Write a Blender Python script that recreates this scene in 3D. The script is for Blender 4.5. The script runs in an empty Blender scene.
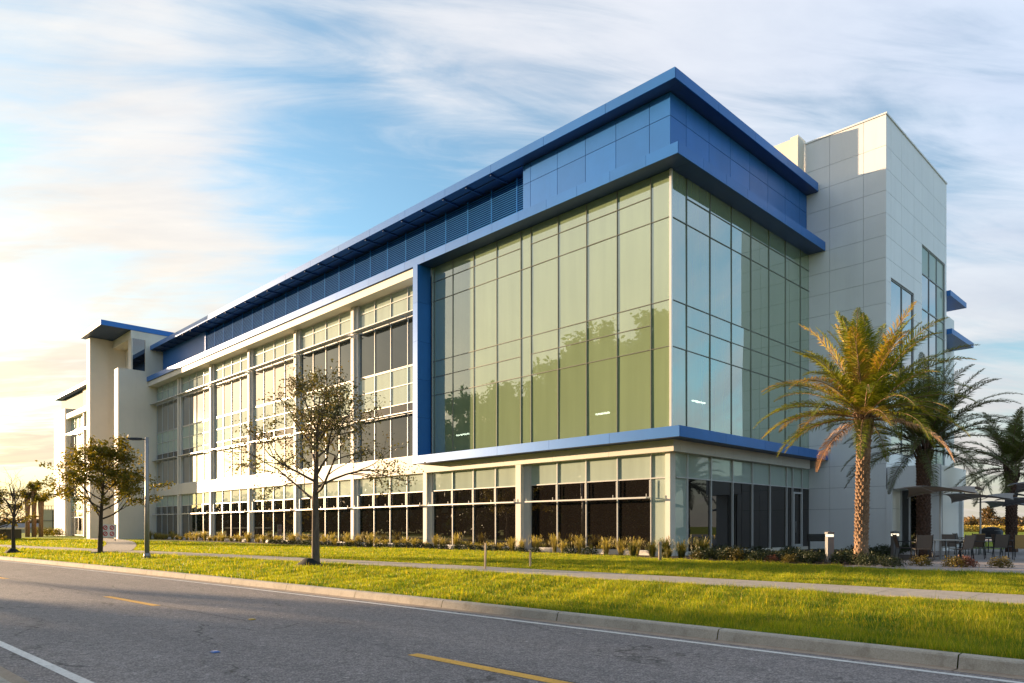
"""Office building at golden hour: everything is built in mesh code with procedural materials."""
import bpy, math, random
import numpy as np
from mathutils import Vector, Matrix, noise
R = math.radians
SC = bpy.context.scene
COL = SC.collection
SUN_DIR = Vector((-math.cos(R(6.2))*math.cos(R(16.5)), -math.cos(R(6.2))*math.sin(R(16.5)), math.sin(R(6.2))))  # towards the sun

# ---------------------------------------------------------------- materials
def new_mat(name):
    m = bpy.data.materials.new(name); m.use_nodes = True
    nt = m.node_tree; nt.nodes.clear()
    out = nt.nodes.new('ShaderNodeOutputMaterial')
    return m, nt, out
def N(nt, typ, **kw):
    n = nt.nodes.new(typ)
    for k, v in kw.items():
        if k.startswith('_'): setattr(n, k[1:], v)
        else: n.inputs[k].default_value = v
    return n
def noise_fac(nt, scale, detail=4, rough=.6, coord='Object', stretch=None):
    tc = N(nt, 'ShaderNodeTexCoord')
    src = tc.outputs[coord]
    if coord == 'World':
        pass
    if stretch:
        mp = N(nt, 'ShaderNodeMapping'); mp.inputs['Scale'].default_value = stretch
        nt.links.new(src, mp.inputs[0]); src = mp.outputs[0]
    n = N(nt, 'ShaderNodeTexNoise'); n.inputs['Scale'].default_value = scale
    n.inputs['Detail'].default_value = detail; n.inputs['Roughness'].default_value = rough
    nt.links.new(src, n.inputs['Vector'])
    return n.outputs['Fac']
def ramp(nt, fac, stops):
    r = N(nt, 'ShaderNodeValToRGB'); cr = r.color_ramp
    while len(cr.elements) < len(stops): cr.elements.new(.5)
    for e, (p, c) in zip(cr.elements, stops):
        e.position = p; e.color = (*c, 1)
    nt.links.new(fac, r.inputs[0]); return r.outputs[0]
def mixc(nt, fac, a, b, typ='MIX'):
    m = N(nt, 'ShaderNodeMix', _data_type='RGBA', _blend_type=typ)
    for s, v in ((m.inputs[0], fac), (m.inputs[6], a), (m.inputs[7], b)):
        if isinstance(v, (int, float)): s.default_value = v
        elif isinstance(v, tuple): s.default_value = (*v, 1)
        else: nt.links.new(v, s)
    return m.outputs[2]
def bump(nt, height, strength, dist=.01):
    b = N(nt, 'ShaderNodeBump'); b.inputs['Strength'].default_value = strength; b.inputs['Distance'].default_value = dist
    nt.links.new(height, b.inputs['Height']); return b.outputs[0]
def pbr(name, col, rough=.6, metal=0, var=.08, vscale=3, bmp=0, bscale=40, spec=.5, coat=0, stretch=None, dirt=0, isl=0):
    m, nt, out = new_mat(name)
    p = N(nt, 'ShaderNodeBsdfPrincipled'); p.inputs['Roughness'].default_value = rough
    p.inputs['Metallic'].default_value = metal; p.inputs['Specular IOR Level'].default_value = spec
    p.inputs['Coat Weight'].default_value = coat; p.inputs['Coat Roughness'].default_value = .08
    f = noise_fac(nt, vscale, 5, .65, stretch=stretch)
    lo = tuple(max(0, c*(1-var)) for c in col); hi = tuple(min(1, c*(1+var)) for c in col)
    c = ramp(nt, f, [(.3, lo), (.7, hi)])
    if isl:
        gi = N(nt, 'ShaderNodeNewGeometry')
        c = mixc(nt, 1., c, ramp(nt, gi.outputs['Random Per Island'], [(0, (1-isl,)*3), (1, (1+isl*.6,)*3)]), 'MULTIPLY')
    if dirt:
        f2 = noise_fac(nt, .5, 6, .7, stretch=(1.5, 1.5, .15))
        d = ramp(nt, f2, [(.5, (1, 1, 1)), (.75, (1-dirt,)*3)])
        c = mixc(nt, 1., c, d, 'MULTIPLY')
    nt.links.new(c, p.inputs['Base Color'])
    if bmp:
        nt.links.new(bump(nt, noise_fac(nt, bscale, 4, .7), bmp), p.inputs['Normal'])
    nt.links.new(p.outputs[0], out.inputs[0]); return m
def glass_mat(name, diff, refl0, refl1, transp=0, tint=(1, 1, 1), rough=.004, var=.06):
    m, nt, out = new_mat(name)
    d = N(nt, 'ShaderNodeBsdfDiffuse')
    f = noise_fac(nt, 2.2, 3, .5, stretch=(1, 1, .08))
    nt.links.new(ramp(nt, f, [(.3, tuple(c*(1-var) for c in diff)), (.7, tuple(c*(1+var) for c in diff))]), d.inputs[0])
    body = d.outputs[0]
    if transp:
        t = N(nt, 'ShaderNodeBsdfTransparent'); t.inputs[0].default_value = (.75, .95, .9, 1)
        mx = N(nt, 'ShaderNodeMixShader'); mx.inputs[0].default_value = transp
        nt.links.new(body, mx.inputs[1]); nt.links.new(t.outputs[0], mx.inputs[2]); body = mx.outputs[0]
    g = N(nt, 'ShaderNodeBsdfGlossy'); g.inputs['Roughness'].default_value = rough
    g.inputs[0].default_value = (*tint, 1)
    nt.links.new(bump(nt, noise_fac(nt, .35, 2, .4), .12, .02), g.inputs['Normal'])
    lw = N(nt, 'ShaderNodeLayerWeight'); lw.inputs['Blend'].default_value = .5
    mr = N(nt, 'ShaderNodeMapRange'); mr.inputs['To Min'].default_value = refl0; mr.inputs['To Max'].default_value = refl1
    nt.links.new(lw.outputs['Facing'], mr.inputs[0])
    mx = N(nt, 'ShaderNodeMixShader')
    nt.links.new(mr.outputs[0], mx.inputs[0]); nt.links.new(body, mx.inputs[1]); nt.links.new(g.outputs[0], mx.inputs[2])
    nt.links.new(mx.outputs[0], out.inputs[0]); return m
def leaf_mat(name, c1, c2, trans=.4, tcol=None, vscale=1.5, c3=None, wn=.35):
    m, nt, out = new_mat(name)
    f = noise_fac(nt, vscale, 3, .7)
    c = ramp(nt, f, [(.32, c1), (.66, c2)])
    geo = N(nt, 'ShaderNodeNewGeometry')
    if c3 is not None:
        rr = ramp(nt, geo.outputs['Random Per Island'], [(.0, (0, 0, 0)), (wn, (0, 0, 0)), (1, (1, 1, 1))])
        c = mixc(nt, rr, c, c3)
    d = N(nt, 'ShaderNodeBsdfPrincipled'); d.inputs['Roughness'].default_value = .5; d.inputs['Specular IOR Level'].default_value = .35
    nt.links.new(c, d.inputs['Base Color'])
    t = N(nt, 'ShaderNodeBsdfTranslucent')
    nt.links.new(mixc(nt, 1., c, tcol or (1, 1, .6), 'MULTIPLY'), t.inputs[0])
    mx = N(nt, 'ShaderNodeMixShader'); mx.inputs[0].default_value = trans
    nt.links.new(d.outputs[0], mx.inputs[1]); nt.links.new(t.outputs[0], mx.inputs[2])
    nt.links.new(mx.outputs[0], out.inputs[0]); return m
def emit_mat(name, col, s):
    m, nt, out = new_mat(name)
    e = N(nt, 'ShaderNodeEmission'); e.inputs[0].default_value = (*col, 1); e.inputs[1].default_value = s
    nt.links.new(e.outputs[0], out.inputs[0]); return m

M = {}
M['white_panel'] = pbr('white_panel', (.79, .80, .80), .36, 0, .03, .6, dirt=.08, isl=.035)
M['white_warm'] = pbr('white_stucco', (.74, .68, .58), .7, 0, .04, .5, .1, 60, dirt=.08)  # warm haze and low-sun glow put into the white wall colour
M['cream'] = pbr('cream_band', (.66, .61, .53), .6, 0, .04, .8, dirt=.12, isl=.05)
M['joint'] = pbr('joint_shadow_gap', (.30, .31, .33), .8)
M['joint_dark'] = pbr('open_seam', (.035, .033, .032), .9)
M['blue'] = pbr('blue_panel', (.018, .15, .47), .40, .2, .06, .7, spec=.55, isl=.09, dirt=.08)
M['blue_sky'] = M['blue']
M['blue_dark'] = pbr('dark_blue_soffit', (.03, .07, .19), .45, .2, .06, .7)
M['blue_joint'] = pbr('blue_joint', (.01, .02, .06), .8)
M['louver_back'] = pbr('louver_backing', (.008, .05, .20), .9, spec=.05)
M['louver'] = pbr('louver_blade', (.03, .21, .60), .8, 0, .06, 2, spec=.08)
M['alu'] = pbr('white_aluminium', (.52, .52, .51), .38, .15, .04, 4)
M['gasket'] = pbr('dark_mullion', (.15, .155, .135), .35, .3, .1, 4)
M['corner_trim'] = pbr('corner_trim', (.72, .72, .68), .3, .4, .03, 4)
M['curtain'] = glass_mat('green_curtain_glass', (.265, .345, .195), .15, .66, .08, (.88, .96, .98))
M['spandrel'] = glass_mat('pale_spandrel_glass', (.38, .45, .39), .06, .22, 0, (.92, 1, 1))
M['vision'] = glass_mat('dark_vision_glass', (.012, .011, .011), .16, .8, 0, (.95, .93, .92))
M['vision_low'] = glass_mat('dark_storefront_glass', (.012, .010, .009), .04, .42, 0, (.92, .92, .92))
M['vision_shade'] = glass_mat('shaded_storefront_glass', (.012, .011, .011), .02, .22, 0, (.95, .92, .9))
M['window_grey'] = pbr('grey_window_frame', (.22, .25, .27), .4, .2)
M['vision_mid'] = glass_mat('dim_reflection_window_glass', (.010, .012, .014), .05, .30, 0, (.78, .90, 1))  # window glass copy, dim blue sky reflection put into its tint
M['narrow'] = glass_mat('narrow_grey_glass', (.10, .09, .10), .10, .6, 0, (.95, .93, .92))
M['interior'] = pbr('interior_dark', (.10, .13, .12), .8)
M['lamp'] = emit_mat('glow_bar_tube', (1, .93, .75), 6)  # glow of the bars that stand in for bright lines in the glass
M['lamp_head'] = emit_mat('bollard_light', (1, .86, .62), .5)
M['bollard'] = pbr('bollard_grey', (.16, .16, .165), .5, .2, .08, 5)
M['steel'] = pbr('galvanised_steel', (.32, .31, .30), .45, .5, .08, 5)
M['black'] = pbr('black_metal', (.022, .022, .024), .45, .2, .1, 5)
M['dark_plastic'] = pbr('dark_plastic', (.03, .03, .033), .5)
M['sling'] = pbr('brown_sling_fabric', (.13, .10, .08), .8, 0, .12, 30)
M['sling_sunlit'] = pbr('sunlit_sling_fabric', (.42, .27, .10), .8, 0, .12, 30)  # sling fabric with warm sunlight put into its colour
M['canvas'] = pbr('grey_canvas', (.40, .35, .31), .85, 0, .08, 3)
M['canvas_dark'] = pbr('slate_canvas', (.20, .20, .22), .85, 0, .08, 3)
M['table'] = pbr('table_top', (.46, .43, .38), .5)
M['mulch'] = pbr('mulch', (.055, .032, .02), .95, 0, .5, 14, .8, 40)
M['sign_white'] = pbr('sign_white', (.75, .73, .70), .5)
M['sign_red'] = pbr('sign_red', (.50, .05, .05), .5)
M['tan'] = pbr('tan_render', (.50, .41, .27), .8, 0, .08, 1, .1)
M['net'] = pbr('fence_rail', (.10, .085, .06), .7)
M['roof_grey'] = pbr('grey_roof', (.16, .15, .15), .7)
M['bag'] = pbr('watering_bag', (.010, .012, .010), .95, 0, .3, 6, .4, 20)
M['stake'] = pbr('weathered_stake', (.30, .24, .17), .85)

# asphalt
def asphalt():
    m, nt, out = new_mat('asphalt')
    p = N(nt, 'ShaderNodeBsdfPrincipled'); p.inputs['Roughness'].default_value = .82; p.inputs['Specular IOR Level'].default_value = .3
    tc = N(nt, 'ShaderNodeTexCoord')
    v = N(nt, 'ShaderNodeTexVoronoi'); v.inputs['Scale'].default_value = 42
    nt.links.new(tc.outputs['Object'], v.inputs['Vector'])
    speck = ramp(nt, v.outputs['Distance'], [(.0, (.50, .45, .43)), (.35, (.28, .252, .247)), (.8, (.16, .142, .14))])
    v2 = N(nt, 'ShaderNodeTexVoronoi'); v2.inputs['Scale'].default_value = 17; nt.links.new(tc.outputs['Object'], v2.inputs['Vector'])
    sp2 = ramp(nt, v2.outputs['Color'], [(.0, (.6, .6, .6)), (.9, (1.1, 1.08, 1.05)), (1, (2.2, 2.1, 2))])
    c = mixc(nt, .8, speck, sp2, 'MULTIPLY')
    big = ramp(nt, noise_fac(nt, .35, 6, .65, stretch=(.35, 1.4, 1)), [(.3, (.82, .82, .83)), (.7, (1.18, 1.16, 1.13))])
    c = mixc(nt, 1., c, big, 'MULTIPLY')
    # cracks: stretched voronoi edges, broken by noise
    mp = N(nt, 'ShaderNodeMapping'); mp.inputs['Scale'].default_value = (.16, .5, 1)
    nz = N(nt, 'ShaderNodeTexNoise'); nz.inputs['Scale'].default_value = 1.4; nz.inputs['Detail'].default_value = 5
    nt.links.new(tc.outputs['Object'], nz.inputs['Vector'])
    add = N(nt, 'ShaderNodeVectorMath', _operation='ADD'); sc = N(nt, 'ShaderNodeVectorMath', _operation='SCALE'); sc.inputs['Scale'].default_value = .7
    nt.links.new(nz.outputs['Color'], sc.inputs[0]); nt.links.new(tc.outputs['Object'], add.inputs[0]); nt.links.new(sc.outputs[0], add.inputs[1])
    nt.links.new(add.outputs[0], mp.inputs[0])
    ve = N(nt, 'ShaderNodeTexVoronoi', _feature='DISTANCE_TO_EDGE'); ve.inputs['Scale'].default_value = 1
    nt.links.new(mp.outputs[0], ve.inputs['Vector'])
    cr = ramp(nt, ve.outputs['Distance'], [(.0, (.45, .45, .45)), (.006, (.6, .6, .6)), (.012, (1, 1, 1))])
    gate = ramp(nt, noise_fac(nt, .5, 3, .5), [(.5, (0, 0, 0)), (.58, (1, 1, 1))])
    c2 = mixc(nt, 1., c, cr, 'MULTIPLY'); c = mixc(nt, gate, c, c2)
    nt.links.new(c, p.inputs['Base Color'])
    nt.links.new(bump(nt, v.outputs['Distance'], .6, .006), p.inputs['Normal'])
    nt.links.new(p.outputs[0], out.inputs[0]); return m
M['asphalt'] = asphalt()
def concrete(name, col, var=.16):
    m, nt, out = new_mat(name)
    p = N(nt, 'ShaderNodeBsdfPrincipled'); p.inputs['Roughness'].default_value = .85; p.inputs['Specular IOR Level'].default_value = .3
    c = ramp(nt, noise_fac(nt, 1.1, 7, .7), [(.3, tuple(x*(1-var) for x in col)), (.7, tuple(x*(1+var) for x in col))])
    st = ramp(nt, noise_fac(nt, 4.5, 6, .75), [(.35, (.72, .70, .67)), (.5, (1, 1, 1))])
    c = mixc(nt, .75, c, st, 'MULTIPLY')
    gr = ramp(nt, noise_fac(nt, 70, 3, .6), [(.35, (.85, .85, .85)), (.65, (1.1, 1.1, 1.1))])
    c = mixc(nt, 1., c, gr, 'MULTIPLY')
    nt.links.new(c, p.inputs['Base Color'])
    nt.links.new(bump(nt, noise_fac(nt, 60, 5, .7), .4, .004), p.inputs['Normal'])
    nt.links.new(p.outputs[0], out.inputs[0]); return m
M['concrete'] = concrete('kerb_concrete', (.44, .39, .32))
M['walk'] = concrete('walk_concrete', (.42, .36, .29), .1)
M['plaza'] = concrete('plaza_concrete', (.36, .31, .29), .1)
def paint(name, col):
    m, nt, out = new_mat(name)
    p = N(nt, 'ShaderNodeBsdfPrincipled'); p.inputs['Roughness'].default_value = .6
    f = ramp(nt, noise_fac(nt, 22, 6, .8), [(.36, (.35, .34, .33)), (.50, (1, 1, 1))])
    g = ramp(nt, noise_fac(nt, 2.5, 4, .6), [(.3, (.82, .82, .82)), (.7, (1, 1, 1))])
    c = mixc(nt, 1., mixc(nt, .55, col, f, 'MULTIPLY'), g, 'MULTIPLY')
    nt.links.new(c, p.inputs['Base Color']); nt.links.new(p.outputs[0], out.inputs[0])
    nt.links.new(bump(nt, noise_fac(nt, 45, 3, .6), .3, .004), p.inputs['Normal']); return m
M['paint_white'] = paint('white_road_paint', (.74, .71, .67))
M['paint_yellow'] = paint('yellow_road_paint', (.82, .42, .05))
M['gutter'] = concrete('gutter_concrete', (.36, .28, .21), .2)
# ground / lawn soil
def lawn_mat():
    m, nt, out = new_mat('lawn_soil')
    p = N(nt, 'ShaderNodeBsdfPrincipled'); p.inputs['Roughness'].default_value = 1; p.inputs['Specular IOR Level'].default_value = .1
    a = ramp(nt, noise_fac(nt, .7, 6, .7), [(.35, (.10, .19, .012)), (.5, (.20, .26, .02)), (.68, (.40, .33, .035))])
    b = ramp(nt, noise_fac(nt, 25, 4, .7), [(.3, (.55, .55, .55)), (.7, (1.2, 1.2, 1.2))])
    nt.links.new(mixc(nt, 1., a, b, 'MULTIPLY'), p.inputs['Base Color'])
    nt.links.new(bump(nt, noise_fac(nt, 30, 5, .8), .9, .04), p.inputs['Normal'])
    nt.links.new(p.outputs[0], out.inputs[0]); return m
M['lawn'] = lawn_mat()
M['grass'] = leaf_mat('grass_blades', (.06, .16, .010), (.34, .38, .018), .6, (1, 1, .35), .9, (.72, .52, .06), .62)
M['leaf_dull'] = leaf_mat('oak_leaves', (.07, .075, .025), (.15, .14, .05), .35, (1, .95, .5), 2.5, (.16, .12, .06), .6)
M['leaf_gold'] = leaf_mat('gold_green_leaves', (.07, .09, .010), (.17, .15, .015), .5, (1, .9, .35), 1.2, (.28, .20, .02), .5)
M['leaf_dark'] = leaf_mat('dark_tree_leaves', (.030, .045, .015), (.055, .075, .022), .25, (1, 1, .5), .4)
M['bark'] = pbr('grey_bark', (.115, .085, .06), .9, 0, .35, 14, .9, 30, stretch=(1, 1, .3))
M['bark_dark'] = pbr('dark_bark', (.06, .045, .032), .9, 0, .3, 14, .8, 30)
M['palm_bark'] = pbr('palm_boot', (.24, .145, .085), .9, 0, .45, 9, .8, 40)
M['palm_bark_shaded'] = pbr('shaded_palm_boot', (.10, .055, .038), .9, 0, .35, 9, .8, 40)
M['frond_green'] = leaf_mat('palm_frond_green', (.09, .14, .012), (.24, .26, .018), .35, (1, .95, .35), 1.3, (.30, .26, .03), .7)
M['frond_gold_sunlit'] = leaf_mat('palm_frond_gold_sunlit', (.26, .25, .02), (.46, .35, .03), .35, (1, .85, .4), 1.3, (.48, .26, .10), .5)
M['frond_shaded'] = leaf_mat('palm_frond_shaded', (.07, .085, .022), (.13, .145, .03), .2, (1, .95, .5), 1.3)
M['frond_dry'] = leaf_mat('palm_frond_dry', (.42, .27, .17), (.52, .36, .24), .3, (1, .8, .6), 1.3)
M['shrub'] = leaf_mat('shrub_leaves', (.020, .030, .010), (.045, .055, .018), .2, (1, 1, .5), 3)
M['shrub_gold'] = leaf_mat('gold_shrub_leaves', (.08, .07, .012), (.16, .12, .02), .3, (1, .9, .4), 3)
M['shrub_red'] = leaf_mat('red_shrub_leaves', (.16, .05, .03), (.22, .09, .05), .3, (1, .8, .5), 3)
M['fountain'] = leaf_mat('ornamental_grass', (.26, .24, .05), (.46, .38, .10), .45, (1, .95, .5), 3, (.60, .46, .18), .5)
M['fountain_green'] = leaf_mat('ornamental_grass_green', (.05, .07, .012), (.12, .13, .025), .35, (1, .95, .4), 3, (.38, .28, .09), .6)
M['wood_far'] = leaf_mat('far_wood_leaves', (.07, .062, .022), (.17, .115, .04), .3, (1, .9, .4), .25, (.24, .13, .05), .4)
M['field'] = leaf_mat('field_grass', (.33, .25, .05), (.52, .38, .09), .4, (1, .9, .5), .5)

# ---------------------------------------------------------------- mesh building
class MB:
    def __init__(s): s.v = []; s.f = []; s.mi = []; s.sm = []
    def face(s, pts, mi=0, sm=False):
        b = len(s.v); s.v += [tuple(p) for p in pts]; s.f.append(tuple(range(b, b+len(pts)))); s.mi.append(mi); s.sm.append(sm)
    def box(s, x0, y0, z0, x1, y1, z1, mi=0, M4=None, chamf=0):
        if x0 > x1: x0, x1 = x1, x0
        if y0 > y1: y0, y1 = y1, y0
        if z0 > z1: z0, z1 = z1, z0
        c = [(x0, y0, z0), (x1, y0, z0), (x1, y1, z0), (x0, y1, z0), (x0, y0, z1), (x1, y0, z1), (x1, y1, z1), (x0, y1, z1)]
        if M4 is not None: c = [tuple(M4 @ Vector(p)) for p in c]
        b = len(s.v); s.v += c
        for f in ((0, 3, 2, 1), (4, 5, 6, 7), (0, 1, 5, 4), (1, 2, 6, 5), (2, 3, 7, 6), (3, 0, 4, 7)):
            s.f.append(tuple(b+i for i in f)); s.mi.append(mi); s.sm.append(False)
        return s
    def tube(s, pts, rad, n=6, mi=0, cap=True, sm=True):
        pts = [Vector(p) for p in pts]
        if isinstance(rad, (int, float)): rad = [rad]*len(pts)
        base = len(s.v); up = Vector((0, 0, 1))
        prev = None
        for i, p in enumerate(pts):
            d = (pts[min(i+1, len(pts)-1)] - pts[max(i-1, 0)])
            d = d.normalized() if d.length > 1e-9 else up
            if prev is None:
                a = d.cross(Vector((1, 0, 0)) if abs(d.x) < .8 else Vector((0, 1, 0))).normalized()
            else:
                a = (prev - d*prev.dot(d)); a = a.normalized() if a.length > 1e-6 else d.orthogonal().normalized()
            prev = a; b = d.cross(a)
            for k in range(n):
                t = 2*math.pi*k/n
                s.v.append(tuple(p + (a*math.cos(t) + b*math.sin(t))*rad[i]))
        for i in range(len(pts)-1):
            for k in range(n):
                k2 = (k+1) % n
                s.f.append((base+i*n+k, base+i*n+k2, base+(i+1)*n+k2, base+(i+1)*n+k)); s.mi.append(mi); s.sm.append(sm)
        if cap:
            s.f.append(tuple(base+k for k in reversed(range(n)))); s.mi.append(mi); s.sm.append(False)
            e = base+(len(pts)-1)*n
            s.f.append(tuple(e+k for k in range(n))); s.mi.append(mi); s.sm.append(False)
        return s
    def lathe(s, prof, n=16, cx=0, cy=0, mi=0):
        base = len(s.v)
        for r, z in prof:
            for k in range(n):
                t = 2*math.pi*k/n; s.v.append((cx+r*math.cos(t), cy+r*math.sin(t), z))
        for i in range(len(prof)-1):
            for k in range(n):
                k2 = (k+1) % n
                s.f.append((base+i*n+k, base+i*n+k2, base+(i+1)*n+k2, base+(i+1)*n+k)); s.mi.append(mi); s.sm.append(True)
        e = base+(len(prof)-1)*n
        s.f.append(tuple(e+k for k in range(n))); s.mi.append(mi); s.sm.append(False)
        return s
    def build(s, name, mats, parent=None, bevel=0):
        me = bpy.data.meshes.new(name); me.from_pydata(s.v, [], s.f)
        if not isinstance(mats, (list, tuple)): mats = [mats]
        for m in mats: me.materials.append(m)
        me.polygons.foreach_set('material_index', s.mi); me.polygons.foreach_set('use_smooth', s.sm)
        me.update()
        o = bpy.data.objects.new(name, me); COL.objects.link(o)
        if parent is not None: o.parent = parent
        if bevel:
            b = o.modifiers.new('bevel', 'BEVEL'); b.width = bevel; b.segments = 2; b.limit_method = 'ANGLE'
        return o
def box(*a, **k): return MB().box(*a, **k)
def tag(o, label=None, cat=None, group=None, kind=None):
    if label: o['label'] = label
    if cat: o['category'] = cat
    if group: o['group'] = group
    if kind: o['kind'] = kind
    return o
def empty(name, loc=(0, 0, 0), rz=0, label=None, cat=None, group=None):
    o = bpy.data.objects.new(name, None); COL.objects.link(o); o.location = loc; o.rotation_euler = (0, 0, rz)
    o.empty_display_size = .3
    return tag(o, label, cat, group)
def copy_tree(o, parent=None, label=None, loc=None, rz=None, scale=None):
    c = o.copy(); COL.objects.link(c)
    if parent is not None: c.parent = parent
    if label: c['label'] = label
    if loc is not None: c.location = loc
    if rz is not None: c.rotation_euler = (0, 0, rz)
    if scale is not None: c.scale = (scale,)*3 if isinstance(scale, (int, float)) else scale
    for ch in list(o.children): copy_tree(ch, c)
    return c
rng = random.Random(7)
def jitter_quad(mb, corners, amp, mi=0):
    """one pane, tilted a few millimetres so that each pane mirrors slightly differently"""
    a, b, c, d = [Vector(p) for p in corners]
    n = (b-a).cross(d-a).normalized()
    t1 = rng.uniform(-amp, amp); t2 = rng.uniform(-amp, amp)
    mb.face([a-n*(t1+t2), b+n*(t1-t2), c+n*(t1+t2), d+n*(t2-t1)], mi)
# ---- light settings tuned against the photograph
SUN_E = 5.0
EXPO = 1.7
CLOUD_GAIN = 2.45
SKY_TINT = (.56, .73, .80)
CLOUD_RAMP = [(0., (.60, .71, .86)), (.45, (.80, .81, .83)), (.8, (.86, .84, .80)), (.90, (.88, .83, .75)), (.955, (1.3, 1.12, .84)), (1., (3.0, 2.4, 1.6))]
LOBES = [(10, 90, 10, -.10), (650, 0, 24, .12), (400, 150, 18, -.17), (120, 270, 20, .08), (980, 330, 14, .08), (850, 160, 12, -.12), (900, 60, 18, .10), (80, -20, 16, .10), (400, -40, 14, .12)]
# ================================================================ SETTING
def cl(X):   # centre of the white edge line nearest the lawn
    if X < -60: return -16.93+.054*-60-.0008*3600 + (X+60)*.15
    if X > 30: return -16.93+.054*30-.0008*900 + (X-30)*.006
    return -16.93+.054*X-.0008*X*X
def gz(s):   # ground height as a function of distance behind the white line
    if s < -7.75: return -.33
    if s < .66: return -.6
    if s < 4.8: t = (s-.66)/4.14; return -.305+.19*t*t*(3-2*t)
    if s < 12: t = (s-4.8)/7.2; return -.115+.095*t
    return -.02
def ground():
    Xs = sorted(set([-2500, -1200, -600, -300, -200, -150] + list(range(-120, 44, 2)) + [60, 90, 140, 250, 500, 1200, 2500]))
    Ss = [-2500, -1000, -400, -150, -60, -20, -9, -7.76, -7.75, -7.5, .3, .655, .66, 1.4, 2.2, 3, 3.8, 4.6, 5.4, 7, 9, 12, 15, 20, 30, 60, 120, 250, 500, 1000, 2500]
    mb = MB(); nx = len(Xs)
    for s_ in Ss:
        for X in Xs:
            z = gz(s_)
            if s_ == -7.75: z = -.6
            mb.v.append((X, cl(X)+s_, z))
    for j in range(len(Ss)-1):
        for i in range(nx-1):
            mb.f.append((j*nx+i, j*nx+i+1, (j+1)*nx+i+1, (j+1)*nx+i)); mb.mi.append(0); mb.sm.append(False)
    return tag(mb.build('ground', M['lawn']), kind='structure')
ground()
def strip(s0, s1, z, x0, x1, step=2., curve=cl, z1=None):
    mb = MB(); X = x0; z1 = z if z1 is None else z1
    while X < x1-1e-6:
        X2 = min(X+step, x1)
        mb.face([(X, curve(X)+s0, z), (X2, curve(X2)+s0, z), (X2, curve(X2)+s1, z1), (X, curve(X)+s1, z1)]); X = X2
    return mb
tag(strip(-7.2, .22, -.45, -240, 120).build('road', M['asphalt']), kind='structure')
tag(strip(-.055, .055, -.446, -240, 120).build('road_edge_line', M['paint_white']), kind='structure')
tag(strip(-6.86, -6.74, -.446, -240, 120).build('road_edge_line', M['paint_white']), kind='structure')
# centre dashes
mb = MB()
for x0, x1 in ((-17.1, -11.0), (-2.35, .62), (9.0, 13.6), (20.5, 24), (-31, -27), (-44, -40)):
    mb.v += []; st = strip(-3.44, -3.27, -.446, x0, x1, 1.)
    b = len(mb.v); mb.v += st.v; mb.f += [tuple(i+b for i in f) for f in st.f]; mb.mi += st.mi; mb.sm += st.sm
tag(mb.build('road_centre_line', M['paint_yellow']), kind='structure')
mb = MB(); rs = random.Random(3); off = 0
for k in range(420):
    xa = -40+k*.15; xb = xa+.15; o2 = max(-.05, min(.05, off+rs.gauss(0, .008))); w = .006+.006*rs.random()
    if (k//37) % 5 != 3: mb.face([(xa, cl(xa)-3.22+off-w, -.448), (xb, cl(xb)-3.22+o2-w, -.448), (xb, cl(xb)-3.22+o2+w, -.448), (xa, cl(xa)-3.22+off+w, -.448)])
    off = o2
tag(mb.build('road_seam', M['joint_dark']), kind='structure')
# kerb with gutter, in cast lengths with joints
def kerb(side):
    mb = MB(); X = -120.
    while X < 60:
        X2 = X+3.05-.015
        g0, k0, k1 = (.22, .47, .66) if side > 0 else (-7.2, -7.45, -7.64)
        n = 3
        for i in range(n):
            xa = X+(X2-X)*i/n; xb = X+(X2-X)*(i+1)/n
            prof = [(g0, -.452), (g0, -.447), (k0-.03*side, -.459), (k0, -.45), (k0+.035*side, -.325), (k0+.06*side, -.302), (k1, -.298), (k1, -.6)]
            for (s0, z0), (s1, z1) in zip(prof[:-1], prof[1:]):
                q = [(xa, cl(xa)+s0, z0), (xb, cl(xb)+s0, z0), (xb, cl(xb)+s1, z1), (xa, cl(xa)+s1, z1)]
                if side < 0: q.reverse()
                mb.face(q, 1 if s0*side < k0*side-.02 else 0)
        X += 3.05
    return tag(mb.build('kerb', [M['concrete'], M['gutter']]), kind='structure')
kerb(1); kerb(-1)
tag(strip(-.0, .42, 0, -120, 60, curve=lambda X: cl(X)+.24).build('gutter_bed', M['gutter']), kind='structure').location.z = -.475
tag(strip(-.0, .42, 0, -120, 60, curve=lambda X: cl(X)-7.62).build('gutter_bed', M['gutter']), kind='structure').location.z = -.475
# footpath following the road through the lawn
def pc(X):
    if X < -30: return -10.95+.07*-30-.0015*900+(X+30)*.13
    if X > 25: return -10.95+.07*25-.0015*625
    return -10.95+.07*X-.0015*X*X
def slabs(curve, hw, x0, x1, zf, L=1.52):
    mb = MB(); X = x0
    while X < x1:
        X2 = X+L-.012
        za, zb = zf(X, curve(X)), zf(X2, curve(X2))
        a0, a1, b1, b0 = (X, curve(X)-hw), (X2, curve(X2)-hw), (X2, curve(X2)+hw), (X, curve(X)+hw)
        mb.face([(*a0, za-.004), (*a1, zb-.004), (*b1, zb+.02), (*b0, za+.02)])
        mb.face([(*a0, za-.12), (*a1, zb-.12), (*a1, zb-.004), (*a0, za-.004)])
        mb.face([(*a1, zb-.12), (*b1, zb-.12), (*b1, zb+.02), (*a1, zb-.004)])
        X += L
    return mb
zpath = lambda X, Y: gz(Y-cl(X))+.03
tag(slabs(pc, .76, -110, 42, zpath).build('footpath', M['walk']), kind='structure')
def branch(X):
    t = min(1, max(0, (X+66)/42)); return -4.6-9.9*(t**1.5)
tag(slabs(branch, .95, -66, -25, lambda X, Y: gz(Y-cl(X))+.04).build('footpath', M['walk']), kind='structure')
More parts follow.
